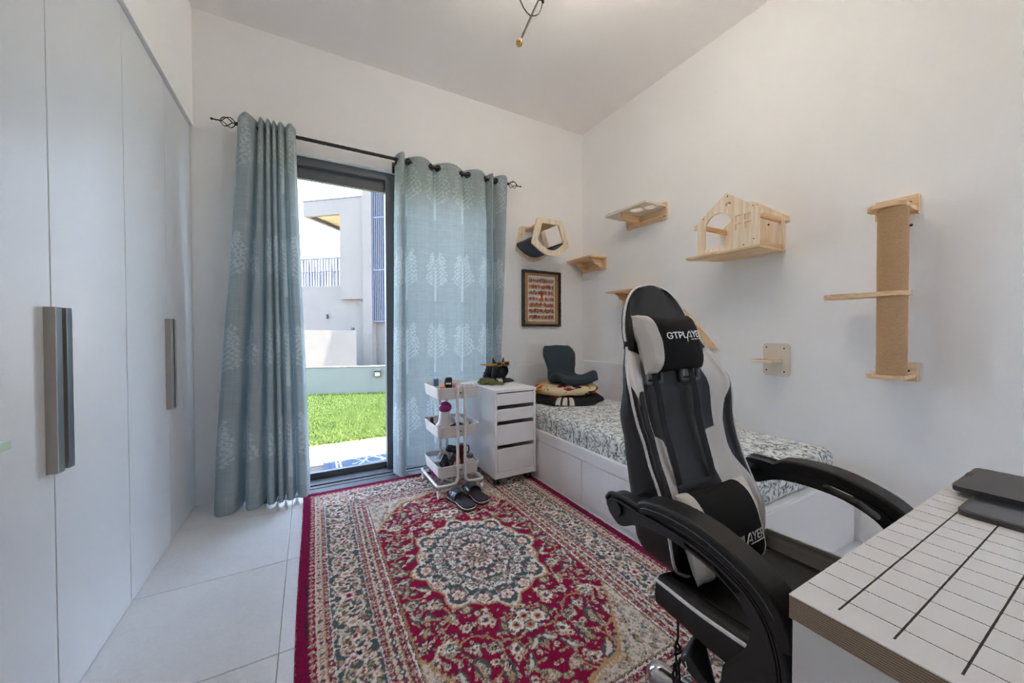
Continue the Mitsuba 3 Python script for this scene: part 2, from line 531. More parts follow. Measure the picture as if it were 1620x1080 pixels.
gw = thing('garden_wall', 'low pale green-white garden wall at the end of the lawn', 'wall')
obj('panel', along(lw0, lwd, -5, 9, 0.0, 0.18, G - 0.1, 0.435), 'wall_green_white', gw, smooth=False)
obj('coping', along(lw0, lwd, -5, 9, -0.01, 0.19, 0.428, 0.442), 'stucco', gw, smooth=False)
fl = thing('floodlight', 'small dark solar floodlight on the low garden wall', 'light')
fp = lw0 + lwd * 1.305
obj('housing', along(fp, lwd, -0.05, 0.06, -0.07, 0.0, 0.265, 0.395), 'frame_dark', fl, smooth=False)
obj('solar_panel', along(fp, lwd, -0.055, 0.065, -0.085, -0.02, 0.375, 0.385), 'chrome', fl, smooth=False)
mat('lens_yellow', '#c9d08a', 0.3)
obj('lens', along(fp, lwd, -0.035, 0.045, -0.082, -0.07, 0.275, 0.335), 'lens_yellow', fl, smooth=False)

bw_ = thing('boundary_wall', 'white boundary wall, half in sun, behind the garden wall', 'wall')
obj('panel', box(-6, 1.105, 10.45, 10.65, G, 1.12), 'stucco', bw_, smooth=False)

# the neighbour's house, turned about 41 degrees: s along its front, t into it
HO, HD = np.array([1.51, 11.95]), np.array([0.75, -0.66])
house = thing('house', 'white modern house with cantilevered roof beyond the garden', 'house')


def hb(s0, s1, t0, t1, z0, z1):
    return along(HO, HD, s0, s1, t0, t1, z0, z1)


obj('lower_wall', hb(-7, 0.6, 0.12, 3.0, G, 2.53), 'stucco', house, smooth=False)
obj('upper_block', hb(-0.84, 0.004, 0.0, 4.0, 2.08, 5.17), 'stucco', house, smooth=False)
cant = obj('cantilever', cat([hb(-2.14, -0.84, 0.0, 0.12, 4.70, 5.17), hb(-2.14, -0.84, 0.0, 3.5, 5.02, 5.17), hb(-2.14, -2.02, 0.0, 3.5, 4.70, 5.17)]), 'stucco', house, smooth=False)
obj('soffit', hb(-2.02, -0.84, 0.12, 3.5, 4.80, 4.84), 'soffit_ochre', cant, smooth=False)
obj('coping', hb(-2.16, 0.0, -0.02, 0.14, 5.16, 5.19), 'rail_blue', cant, smooth=False)
obj('pier', hb(0.0, 0.303, -0.10, 1.5, G, 7.0), 'stucco', house, smooth=False)
obj('recess_wall', hb(0.303, 3.0, 0.45, 0.6, G, 7.0), 'stucco', house, smooth=False)
obj('shade_slab', box(1.80, 3.6, 9.9, 12.5, 5.6, 5.8), 'stucco', house, smooth=False)  # unseen slab added to cast the slanting shadow edge on the boundary wall
obj('downpipe', along(HO, HD, -0.03, 0.03, -0.62, -0.55, G, 1.2), 'frame_dark', house, smooth=False)
lv = obj('louvre_screen', cat([hb(0.303, 0.345, -0.06, -0.02, 1.37, 6.2), hb(0.303, 1.6, -0.06, -0.02, 1.37, 1.41), hb(0.303, 1.6, -0.06, -0.03, 2.90, 2.95), hb(0.303, 1.6, -0.06, -0.03, 4.46, 4.51)]), 'rail_blue', house, smooth=False)
l0 = None
for k in range(19):
    mm = hb(0.372 + 0.062 * k, 0.400 + 0.062 * k, -0.055, -0.025, 1.39, 6.2)
    obj('slat', mm, 'rail_blue', lv, smooth=False)
wl = thing('wall_light', 'small black up-down wall light on the white house', 'light')
obj('body', cat([along(HO, HD, -1.40, -1.36, 0.04, 0.09, 1.49, 1.63), along(HO, HD, -1.385, -1.375, 0.08, 0.121, 1.54, 1.58)]), 'frame_dark', wl, smooth=False)

rail = thing('balcony_railing', 'dark vertical-bar railing on the terrace of the white house', 'railing')
obj('handrail', hb(-4.6, -0.84, 0.14, 0.18, 3.37, 3.41), 'rail_blue', rail, smooth=False)
for k in range(36):
    s = -4.5 + 0.104 * k
    obj('bar', hb(s, s + 0.024, 0.145, 0.175, 2.52, 3.38), 'rail_blue', rail, smooth=False)
rail2 = thing('balcony_railing', 'dark vertical-bar railing running back along the terrace side, behind the front one', 'railing')
# along the far side of the terrace
obj('handrail', hb(-4.6, -0.84, 2.3, 2.34, 3.37, 3.41), 'rail_blue', rail2, smooth=False)
for k in range(36):
    s = -4.47 + 0.104 * k
    obj('bar', hb(s, s + 0.024, 2.305, 2.335, 2.52, 3.38), 'rail_blue', rail2, smooth=False)

# ================================================================== curtains, rod
scene['curtain_cloth'] = {'type': 'principledthin', 'base_color': VC, 'roughness': 0.8, 'spec_trans': 0.0, 'diff_trans': 0.5, 'eta': 1.3}
CLOTH, PRINT = '#9fabae', '#bcc6c8'


def tree_print(cv, x, y, h, seed):
    """a bare tree with small leaves, woven lighter; y is the foot, the canvas' v runs upwards"""
    r = np.random.default_rng(seed)
    cv.line([(x, y), (x + 0.004, y + h * 0.5)], [0.010, 0.006], PRINT)
    cv.line([(x + 0.004, y + h * 0.5), (x + 0.006, y + h * 0.97)], [0.006, 0.0015], PRINT)
    for k in range(8):
        t = 0.30 + 0.62 * k / 7
        for sgn in (-1, 1):
            L = h * (0.27 * (1.15 - t) ** 0.7 + 0.03) * (0.85 + 0.3 * r.random())
            up = 0.35 + 0.9 * t
            p0 = np.array([x + 0.004, y + h * t * 0.92])
            q = [p0, p0 + np.array([sgn * L * 0.45, L * up * 0.45]), p0 + np.array([sgn * L * 0.85, L * up * 1.05])]
            cv.line(q, [0.0036, 0.0024, 0.001], PRINT)
            for j in range(3):
                b = q[1] * (1 - j / 2) + q[2] * (j / 2)
                for a in (0.6, -0.7):
                    an = math.atan2(up, sgn) + a + 0.3 * r.standard_normal()
                    cv.leaf(b[0], b[1], 0.018 + 0.006 * r.random(), an, PRINT, fat=0.36)


def weave(cv):
    n1, n2 = rng.random((cv.nu, 1)), rng.random((1, cv.nv))
    g = 1 + 0.07 * (n1 - 0.5) + 0.09 * (n2 - 0.5) + 0.10 * (meshkit.noise(np.stack([cv.U * 25, cv.V * 160, 0 * cv.U], -1)) - 0.5) + 0.08 * (meshkit.noise(np.stack([cv.U * 170, cv.V * 20, 0 * cv.U + 5], -1)) - 0.5)
    cv.c *= g[..., None]


def curtain(name, label, fold_top, fold_bot, ztop, zbot, amp, y0, nseg, nv, skew, tree_rows, width, holes=None, bots=None):
    """fold_top/bot: x of the fold boundaries; amp(k, z01) depth of fold k; y0(z01) mean plane"""
    K = len(fold_top) - 1
    tt = np.linspace(0, 1, nseg + 1)
    tt = 0.6 * tt + 0.4 * (0.5 - 0.5 * np.cos(PI * tt))
    v = np.linspace(0, 1, nv)           # 0 at the foot, 1 at the head
    P = []
    for k in range(K):
        t = tt[:-1] if k < K - 1 else tt
        w = smoothstep(0, 1, 1 - v) * 0.5 + 0.5 * (1 - v)
        a = fold_top[k] * (1 - w) + fold_bot[k] * w
        b = fold_top[k + 1] * (1 - w) + fold_bot[k + 1] * w
        pw = 2.0 + 3.2 * (1 - np.clip((v - 0.93) / 0.07, 0, 1)) if skew else np.full(nv, 2.4)
        e = 1 - np.abs(2 * t[:, None] - 1) ** pw[None]
        A = np.array([amp(k, x) for x in v])
        x = a[None] + (b - a)[None] * (t[:, None] + 0.04 * np.sin(2 * PI * t[:, None]))
        y = np.array([y0(q) for q in v])[None] - A[None] * (e * 2 - 1) + 0.012 * (meshkit.noise(np.stack([x * 6, np.tile(v * 5, (len(t), 1)), 0 * x + k], -1)) - 0.5)
        z0 = zbot if np.isscalar(zbot) else zbot[k]
        z = np.repeat((z0 + (ztop - z0) * v)[None], len(t), 0)
        P.append(np.stack([x, y, z], -1))
    P = np.concatenate(P, 0)
    mid = P[:, nv // 3]
    s = np.concatenate([[0], np.cumsum(np.linalg.norm(np.diff(mid, axis=0), axis=1))])
    s = s / s[-1] * width
    H = ztop - (zbot if np.isscalar(zbot) else min(zbot))
    cv = Canvas(width, H, 0.004, CLOTH)
    weave(cv)
    for ri, (zr, h) in enumerate(tree_rows):
        for i in range(int(width / 0.24) + 2):
            tree_print(cv, 0.08 + 0.24 * i + 0.1 * (ri % 2) * 0 + 0.004 * math.sin(9 * i + ri), zr - zbot_min(zbot), h, 100 * ri + i)
    cv.c[:, :int(0.09 / H * cv.nv)] *= 0.93       # the doubled hem
    iu = np.clip((s / width * (cv.nu - 1)).round().astype(int), 0, cv.nu - 1)
    iv = np.clip((v * (cv.nv - 1)).round().astype(int), 0, cv.nv - 1)
    col = cv.c[iu][:, iv].reshape(-1, 3)
    key = obj('curtain', gridmesh(P), 'curtain_cloth', smooth=True, color=col, label=label, category='curtain', group=None)
    return key, P


def zbot_min(z):
    return z if np.isscalar(z) else min(z)


rod = thing('curtain_rod', 'black metal curtain rod with twisted cage finials above the glass door', 'curtain rod')
RZ0, RZ1 = 2.323, 2.318
ry = YB - 0.10
obj('bar', cyl((-0.372, ry, RZ0), (1.515, ry, RZ1), 0.0115, 14), 'black_metal', rod)
for sx, x in ((-1, -0.372), (1, 1.515)):
    cage = []
    z = RZ0 if sx < 0 else RZ1
    for k in range(4):
        t = np.linspace(0, 1, 22)
        r = 0.032 * np.sin(PI * t) ** 0.8
        a = k * PI / 2 + 2.2 * t
        cage.append(tube(np.stack([x + sx * 0.08 * t, ry + r * np.cos(a), z + r * np.sin(a)], 1), 0.0028, 6))
    cage += [cyl((x + sx * 0.078, ry, z), (x + sx * 0.115, ry, z), 0.004, 8), ell((x + sx * 0.118, ry, z), 0.0075, 8)]
    obj('finial', cat(cage), 'black_metal', rod, label='twisted wire cage finial')
for x in (-0.30, 0.575, 1.44):
    obj('bracket', cat([rbox(x - 0.007, x + 0.007, ry - 0.004, YB + 0.001, 2.29, 2.305, .002), rbox(x - 0.009, x + 0.009, YB - 0.006, YB + 0.001, 2.255, 2.335, .002), tube(np.array([[x, ry + 0.017 * math.cos(q), 2.321 + 0.017 * math.sin(q)] for q in np.linspace(PI * 1.0, PI * 2.0, 9)]), 0.005, 8)]), 'black_metal', rod)

ftop = [-0.366, -0.268, -0.226, -0.190, -0.157, -0.118 + 0.0, -0.108 + 0.055]
ftop = [-0.366, -0.262, -0.222, -0.190, -0.160, -0.118, -0.058]
fbot = [-0.508, -0.352, -0.238, -0.176, -0.135, -0.075, 0.002]
curtL, PL = curtain('curtain', 'grey-blue curtain with pale tree print gathered left of the glass door', ftop, fbot, 2.365, [0.006, 0.008, 0.012, 0.014, 0.016, 0.018],
    lambda k, v: (0.036 + 0.012 * (k == 0)) * v + (0.080 + 0.02 * (k < 2)) * (1 - v), lambda v: ry - 0.036 - 0.028 * (1 - v) ** 1.3, 34, 520, True,
    [(0.16, 0.36), (0.72, 0.36), (1.28, 0.36), (1.92, 0.40)], 1.35)
gtop = [0.575, 0.648, 0.862, 1.112, 1.315, 1.372, 1.520]
gbot = [0.545, 0.640, 0.850, 1.085, 1.290, 1.345, 1.410]
curtR, PR = curtain('curtain', 'grey-blue curtain with pale tree print drawn over the right half of the glass door', gtop, gbot, 2.36, [0.006, 0.05, 0.05, 0.05, 0.05, 0.05],
    lambda k, v: (0.052 if k == 0 else 0.045) * smoothstep(0.75, 1.0, v) + (0.062 if k == 0 else (0.04 if k >= 4 else 0.016)) * (1 - smoothstep(0.75, 1.0, v)), lambda v: ry - 0.02 * (1 - v), 40, 520, False,
    [(0.16, 0.36), (0.72, 0.36), (1.28, 0.36), (1.92, 0.40)], 1.45)
# eyelets where the rod passes through the right curtain
for i, (xb, sgn) in enumerate([(0.662, 1), (0.838, -1), (0.888, 1), (1.088, -1), (1.138, 1), (1.296, -1), (1.386, 1)]):
    a = np.arange(20) * 2 * PI / 20
    z = RZ0 + (RZ1 - RZ0) * (xb + 0.37) / 1.9
    ring = np.stack([xb + sgn * 0.014 * np.cos(a), ry - 0.016 * np.cos(a), z + 0.021 * np.sin(a)], 1)
    obj('eyelet', tube(ring, 0.0045, 8, closed=True), 'black_metal', curtR)

# ================================================================== rug
RX0, RX1, RY0, RY1 = -0.045, 1.408, 0.46, 2.692
RED, CREAM, TAN, GREEN, NAVY, PALE = '#82153a', '#cfc3b6', '#b0906a', '#49585a', '#2c2c3a', '#ddd6cf'
STEP = 0.0029
W2, H2 = (RX1 - RX0) / 2, (RY1 - RY0) / 2
q = Canvas(W2, H2, STEP, RED)        # one quarter; (0, 0) is the rug's centre
rr = np.random.default_rng(11)
FX, FY2 = W2 - 0.345, H2 - 0.345        # half size of the field
U, V = q.U, q.V
# corners of the field: cream beyond a scalloped arch
ang = np.arctan2(V, U)


def arch(u):
    return FY2 * (0.985 - 0.05 * np.abs(np.sin(u * 16))) * np.clip(1 - np.clip((u - 0.02) / (FX * 1.16), 0, 1) ** 2.3, 0, 1) ** 0.62


wob = 0.010 * (meshkit.noise(np.stack([U * 60, V * 60, 0 * U], -1)) - 0.5) * 2
dist = V - arch(U) + wob
full = (slice(None), slice(None))
e = 0.002
q.put(full, smoothstep(-e, e, dist), TAN)
q.put(full, smoothstep(-e, e, dist - 0.028 + 1.3 * wob), CREAM)


def flower(cv, x, y, r, kind=0, seed=0):
    g = np.random.default_rng(seed)
    a = g.random() * 6
    pal = [(GREEN, CREAM, NAVY, TAN), (TAN, PALE, GREEN, RED), (NAVY, CREAM, RED, TAN), (GREEN, TAN, PALE, NAVY)][kind % 4]
    cv.blob(x, y, r * 1.12, pal[0], 6 + kind % 3, 0.35, a)
    cv.blob(x + r * .1, y, r * 0.9, pal[1], 6 + kind % 3, 0.4, a + 0.2)
    cv.blob(x, y, r * 0.45, pal[2], 5, 0.3, a)
    cv.blob(x, y, r * 0.2, pal[3])


def vine(cv, pts, col=TAN, r=0.0035):
    cv.line(catmull(pts, 7), r, col)


def motif_fill(cv, inside, n, rmin, rmax, gap, seed, leaves=True, tones=None):
    g = np.random.default_rng(seed)
    got = []
    for _ in range(n * 40):
        x, y = g.random() * cv.w, g.random() * cv.h
        r = rmin + (rmax - rmin) * g.random() ** 2
        if not inside(x, y, r):
            continue
        if any((x - a) ** 2 + (y - b) ** 2 < (r + c + gap) ** 2 for a, b, c in got):
            continue
        got.append((x, y, r))
        if len(got) >= n:
            break
    for i, (x, y, r) in enumerate(got):
        k = int(g.integers(0, 9))
        if leaves and k >= 6:
            aa = g.random() * 6.28
            cv.leaf(x - r * math.cos(aa), y - r * math.sin(aa), r * 2.6, aa, GREEN, 0.55, 0.9)
            cv.leaf(x - r * math.cos(aa) + .002, y - r * math.sin(aa) + .003, r * 2.3, aa, CREAM if k < 8 else TAN, 0.3, 0.9)
        else:
            flower(cv, x, y, r, k, seed * 1000 + i)
    return got


# vines over the red field
for k, (cx, cy, R0, a0, a1) in enumerate([(0.22, 0.50, 0.11, 0.5, 5.6), (0.13, 0.66, 0.085, -1, 4.2), (0.30, 0.28, 0.075, 1.5, 6.6), (0.06, 0.45, 0.06, 0, 5), (0.30, 0.10, 0.07, -1.2, 3.5), (0.26, 0.64, 0.05, 2, 7), (0.05, 0.58, 0.05, 3, 8)]):
    t = np.linspace(a0, a1, 30)
    rad = R0 * (1 - 0.35 * (t - a0) / (a1 - a0))
    q.line(np.stack([cx + rad * np.cos(t), cy + rad * np.sin(t)], 1), 0.003, TAN)


def in_red(x, y, r):
    return y < float(arch(np.array(x))) - r * 0.9 and x < FX - r and not (x * x / 0.30 ** 2 + y * y / 0.36 ** 2 < 1)


motif_fill(q, in_red, 46, 0.022, 0.036, 0.012, 3)
motif_fill(q, in_red, 120, 0.008, 0.015, 0.004, 4)
motif_fill(q, in_red, 150, 0.004, 0.007, 0.006, 44, leaves=False)


def in_corner(x, y, r):
    return y > float(arch(np.array(x))) + 0.035 + r * 0.5 and x < FX - r and y < FY2 - r


motif_fill(q, in_corner, 60, 0.012, 0.022, 0.003, 5)
motif_fill(q, in_corner, 200, 0.004, 0.008, 0.002, 6, leaves=False)
# serrated edge of the arch
for x in np.arange(0.01, FX, 0.014):
    y = float(arch(np.array(x)))
    q.blob(x, y + 0.014, 0.011, TAN, 5, 0.4, x * 50)
    q.blob(x + .005, y + 0.020, 0.006, CREAM, 4, 0.4, x * 80)

# medallion: rings of lobes
rho = np.hypot(U / 0.275, V / 0.335)
th = np.arctan2(V / 0.335, U / 0.275)
lobe = 0.93 + 0.13 * np.abs(np.cos(4 * th)) ** 3 + 0.06 * np.abs(np.cos(8 * th))
q.put(full, smoothstep(0.012, -0.012, rho - lobe), TAN)
q.put(full, smoothstep(0.012, -0.012, rho - lobe * 0.965), PALE)
q.put(full, smoothstep(0.012, -0.012, rho - lobe * 0.93), GREEN)


def med(r, t):
    return 0.275 * r * math.cos(t), 0.335 * r * math.sin(t)


def scroll(x, y, t, size, sg, col, r):
    k = np.linspace(0, 1, 14)
    a = t + sg * (1.1 - 4.6 * k)
    st = size * (1.15 - 0.85 * k) / 13
    q.line(np.array([x, y]) + np.cumsum(np.stack([np.cos(a), np.sin(a)], 1) * st[:, None] * 2.0, 0), r, col)


for ring, n, rad, kind in ((0.88, 16, 0.027, 0), (0.66, 16, 0.026, 1), (0.45, 8, 0.033, 2), (0.24, 8, 0.021, 3)):
    for i in range(n):
        t = 2 * PI * (i + 0.5 * (kind in (1, 2))) / n
        x, y = med(ring, t)
        if x < -0.06 or y < -0.06:
            continue
        for sg in (-1, 1):
            x2, y2 = med(ring - 0.10, t + sg * 0.9 / n)
            scroll(x2, y2, t + sg * 0.5, 0.030, sg, CREAM, 0.0050)
            scroll(x2, y2, t + sg * 0.5, 0.030, sg, GREEN, 0.0016)
            x2, y2 = med(ring + 0.02, t + sg * 2.2 / n)
            scroll(x2, y2, t + sg * 2.2, 0.022, -sg, PALE, 0.0042)
        q.blob(x, y, rad * 1.12, RED if kind % 2 == 0 else NAVY, 5, 0.15, t)
        q.blob(x, y, rad, PALE, 5, 0.25, t)
        q.blob(x, y, rad * 0.66, [TAN, GREEN, GREEN, RED][kind], 5, 0.35, t + 0.4)
        q.blob(x, y, rad * 0.40, CREAM, 4, 0.3, t)
        q.blob(x, y, rad * 0.17, RED)
g = np.random.default_rng(77)
for _ in range(220):
    rr2, t = 0.12 + 0.85 * g.random(), g.random() * PI / 2
    x, y = med(rr2, t)
    q.blob(x, y, 0.003 + 0.0035 * g.random(), [PALE, CREAM, TAN, RED, NAVY][int(g.integers(5))], 4, 0.4, g.random() * 6)
for i in range(16):
    t = 2 * PI * i / 16
    x, y = med(1.07, t)
    if x > -0.03 and y > -0.03:
        q.blob(x, y, 0.016, TAN, 4, 0.5, t)
        q.blob(x, y, 0.010, PALE, 4, 0.5, t)
q.blob(0, 0, 0.040, TAN, 12, 0.25)
q.blob(0, 0, 0.030, GREEN, 8, 0.3)
q.blob(0, 0, 0.018, PALE, 8, 0.35)
q.blob(0, 0, 0.008, RED)
for (x, y) in ((0.0, 0.47), (0.0, 0.425), (0.045, 0.45)):
    q.blob(x, y, 0.036, NAVY, 6, 0.2)
    q.blob(x, y, 0.032, PALE, 6, 0.25)
    q.blob(x, y, 0.018, TAN, 5, 0.3)
    q.blob(x, y, 0.009, RED)

# borders, from the field outwards; D is the distance in from the rug's edge
D = np.minimum(W2 - U, H2 - V)
S = np.where(W2 - U < H2 - V, V, U)     # the way along the border
edge = 0.006 * (meshkit.noise(np.stack([S * 9, D * 2, 0 * S + 3], -1)) - 0.5)


def band(a, b, col):
    q.put(full, smoothstep(-0.0012, 0.0012, D - a) * smoothstep(-0.0012, 0.0012, b - D), col)


band(0.0, 0.345, CREAM)
band(0.0, 0.036, '#74123a')
q.put(full, ((D > 0.034 + edge) & (D < 0.345)).astype(float), NAVY)
for a, b, col in ((0.038, 0.062, RED), (0.062, 0.066, CREAM), (0.066, 0.090, CREAM), (0.090, 0.094, TAN), (0.094, 0.112, RED), (0.112, 0.116, PALE), (0.116, 0.248, GREEN), (0.248, 0.252, PALE),
                  (0.252, 0.270, RED), (0.270, 0.274, TAN), (0.274, 0.306, CREAM), (0.306, 0.310, TAN), (0.310, 0.330, RED), (0.330, 0.3375, PALE), (0.3375, 0.341, NAVY), (0.341, 0.345, TAN)):
    band(a, b, col)


def at_border(d, s, side):
    return (W2 - d, s) if side == 0 else (s, H2 - d)


for side, L in ((0, H2), (1, W2)):
    for d, st, r, c1, c2 in ((0.050, 0.030, 0.0085, CREAM, GREEN), (0.078, 0.026, 0.009, GREEN, RED), (0.103, 0.024, 0.0075, PALE, GREEN), (0.261, 0.024, 0.0075, PALE, GREEN), (0.290, 0.030, 0.0125, RED, GREEN), (0.320, 0.026, 0.008, PALE, NAVY)):
        for s in np.arange(st / 2, L - d, st):
            x, y = at_border(d, s, side)
            odd = int(s / st) % 2
            q.blob(x, y, r, c1 if odd or d < 0.06 else c2, 5, 0.35, s * 40)
            q.blob(x, y, r * 0.45, c2 if odd or d < 0.06 else PALE)
            x, y = at_border(d, s + st / 2, side)
            q.blob(x, y, r * 0.4, TAN if d != 0.290 else NAVY)
    # main border: a winding vine with rosettes in cartouches
    s = np.arange(0, L - 0.10, 0.006)
    for off in (0, PI):
        q.line([at_border(0.182 + 0.048 * math.sin(2 * PI * k / 0.30 + off), k, side) for k in s], 0.0042, CREAM)
        q.line([at_border(0.182 + 0.040 * math.sin(2 * PI * k / 0.15 + off), k, side) for k in s], 0.002, TAN)
    for i, k in enumerate(np.arange(0.0, L - 0.10, 0.075)):
        for d, r in ((0.182, 0.026 if i % 2 == 0 else 0.018), (0.142, 0.013), (0.222, 0.013)):
            x, y = at_border(d, k + (0.03 if d != 0.182 else 0), side)
            q.blob(x, y, r * 1.2, TAN if i % 2 else RED, 6, 0.3, k * 20)
            q.blob(x, y, r, PALE, 6, 0.35, k * 20)
            q.blob(x, y, r * 0.5, [RED, NAVY, TAN][i % 3], 5, 0.3, k)
            for j in range(4):
                an = j * PI / 2 + 0.6 + k * 9
                q.leaf(x + r * math.cos(an), y + r * math.sin(an), 0.026, an + 0.5, [CREAM, TAN, PALE, CREAM][j], 0.36, 1.2)
    g = np.random.default_rng(40 + side)
    for _ in range(260):
        x, y = at_border(0.122 + 0.120 * g.random(), g.random() * (L - 0.12), side)
        q.blob(x, y, 0.0035 + 0.003 * g.random(), [CREAM, RED, TAN, PALE][int(g.integers(4))], 4, 0.4, g.random() * 6)

# pile: broken edges and tufts, then mirror to the whole rug
ju = (1.6 * (meshkit.noise(np.stack([U * 190, V * 190, 0 * U], -1)) - 0.5) * 2).round().astype(int)
jv = (1.6 * (meshkit.noise(np.stack([U * 190, V * 190, 0 * U + 9], -1)) - 0.5) * 2).round().astype(int)
I, J = np.meshgrid(np.arange(q.nu), np.arange(q.nv), indexing='ij')
Q = q.c[np.clip(I + ju, 0, q.nu - 1), np.clip(J + jv, 0, q.nv - 1)]
full_c = np.concatenate([Q[::-1], Q[1:]], 0)
full_c = np.concatenate([full_c[:, ::-1], full_c[:, 1:]], 1)
nu, nv = full_c.shape[:2]
full_c = full_c * (0.86 + 0.28 * rng.random((nu, nv, 1)))
X, Y = np.meshgrid(np.linspace(RX0, RX1, nu), np.linspace(RY0, RY1, nv), indexing='ij')
Z = 0.0095 + 0.0022 * rng.random((nu, nv)) + 0.0015 * meshkit.noise(np.stack([X * 30, Y * 30, 0 * X], -1))
border = np.minimum.reduce([X - RX0, RX1 - X, Y - RY0, RY1 - Y])
Z = np.where(border < 0.002, 0.001, Z)
mat('rug_pile', VC, 0.95, spec=0.1)
obj('rug', gridmesh(np.stack([X + 0.006 * np.sin(Y * 3.1) * (X < 0.3), Y, Z], -1)), 'rug_pile', smooth=False, color=full_c.reshape(-1, 3), label='large red and cream Persian-style rug with a round medallion', category='rug')

# ================================================================== gaming chair (u to its left in the photo's right, v forward, z up)
def leather_h(p, n, uv):
    return mikit.noise(p.x * 700, p.y * 700, p.z * 700) + 0.6 * mikit.noise(p.x * 1500, p.y * 1500, p.z * 1500)


mat('leather_black', '#141415', 0.42, spec=0.4, bump=mikit.proc(leather_h, eps=3e-4), bs=0.00022)
mat('leather_white', '#d9d3cc', 0.45, spec=0.4)
mat('piping_white', '#dcd9d6', 0.5)
mat('fabric_black', '#161616', 0.8, spec=0.25)
mat('plastic_black', '#1a1b1d', 0.36, spec=0.5)
mat('plastic_grey', '#4c4f54', 0.4)
mat('strap_black', '#121314', 0.75)
mat('thread_white', '#eeeef0', 0.6)
CXC, CYC = 0.965, 0.66


def CW(a):
    """chair coordinates (u, v, z) to the room"""
    a = np.asarray(a, float)
    c, s = math.cos(math.radians(-1.5)), math.sin(math.radians(-1.5))
    x, y = a[..., 0], -a[..., 1]
    return np.stack([CXC + x * c - y * s, CYC + x * s + y * c, a[..., 2]], -1)


def cmesh(m):
    """a mesh in chair coordinates to the room (v points to -y, so the faces turn over)"""
    return trimesh.Trimesh(CW(m.vertices), np.array(m.faces)[:, ::-1], process=False)


chair = thing('gaming_chair', 'black and white gaming chair with curved padded arms drawn up to the desk', 'chair')

# --- backrest
from scipy.interpolate import PchipInterpolator
hw = PchipInterpolator([0.425, 0.432, 0.445, 0.465, 0.50, 0.55, 0.60, 0.65, 0.70, 0.75, 0.80, 0.85, 0.90, 0.95, 1.0, 1.05, 1.10, 1.15, 1.175, 1.19, 1.199],
                       [0.100, 0.125, 0.155, 0.182, 0.195, 0.199, 0.192, 0.190, 0.193, 0.195, 0.204, 0.213, 0.217, 0.202, 0.173, 0.156, 0.138, 0.110, 0.085, 0.055, 0.015])
vedge = PchipInterpolator([0.42, 0.45, 0.50, 0.55, 0.60, 0.65, 0.70, 0.75, 0.80, 0.85, 0.90, 0.95, 1.0, 1.05, 1.10, 1.15, 1.20],
                          [0.074, 0.075, 0.073, 0.066, 0.047, 0.024, 0.002, -0.014, -0.028, -0.036, -0.046, -0.072, -0.100, -0.128, -0.146, -0.160, -0.175])
thick = PchipInterpolator([0.42, 0.50, 0.60, 0.72, 0.80, 0.90, 1.0, 1.2], [0.085, 0.095, 0.090, 0.060, 0.045, 0.016, 0.004, 0.003])
ZB0, ZB1 = 0.425, 1.199


def vback(z):
    """depth of the backrest's middle, where cushions rest"""
    return vedge(z) - 0.040 * smoothstep(0.44, 0.50, z) * (1 - smoothstep(0.88, 1.0, z)) + 0.012 * smoothstep(0.95, 1.05, z)


def vfront(a, z):
    """front surface of the backrest; a from -1 to 1 across"""
    k = smoothstep(0.40, 0.92, np.abs(a))
    lump = 0.012 * np.cos(np.clip(a, -1, 1) * PI / 2) * np.exp(-((z - 0.62) / 0.12) ** 2)
    crest = 0.010 * np.exp(-((np.abs(a) - 0.93) / 0.06) ** 2)
    return vback(z) * (1 - k) + (vedge(z)) * k + lump + crest * smoothstep(0.44, 0.5, z)


zz = np.concatenate([np.linspace(ZB0, 0.50, 14)[:-1], np.linspace(0.50, 1.10, 61)[:-1], np.linspace(1.10, 1.17, 12)[:-1], np.linspace(1.17, ZB1, 14)])


def front_patch(lo, hi, z0, z1, n=14, lift=0.0):
    """part of the front surface between the curves a = lo(z) and a = hi(z)"""
    z = np.unique(np.concatenate([zz[(zz > z0) & (zz < z1)], [z0, z1]]))
    t = np.linspace(0, 1, n)
    a = lo(z)[:, None] * (1 - t) + hi(z)[:, None] * t
    Z = np.repeat(z[:, None], n, 1)
    w = hw(z)[:, None]
    P = np.stack([a * w, vfront(a, Z) + lift, Z], -1)
    return cmesh(gridmesh(P))


ip = lambda xs, ys: (lambda z: np.interp(z, xs, ys))
cen = ip([ZB0, 0.60, 0.67, 0.72, 0.745, 0.757, 0.885, 0.95, 0.985, 1.0], [0.50, 0.50, 0.43, 0.40, 0.44, 0.66, 0.66, 0.57, 0.70, 1.0])
out = ip([ZB0, 0.60, 0.62, 0.68, 0.71, 0.78, 0.84, 0.90, 0.92], [1.0, 1.0, 0.95, 0.80, 0.78, 0.80, 0.85, 0.97, 1.0])
neg = lambda f: (lambda z: -f(z))
one = lambda z: np.ones_like(z)
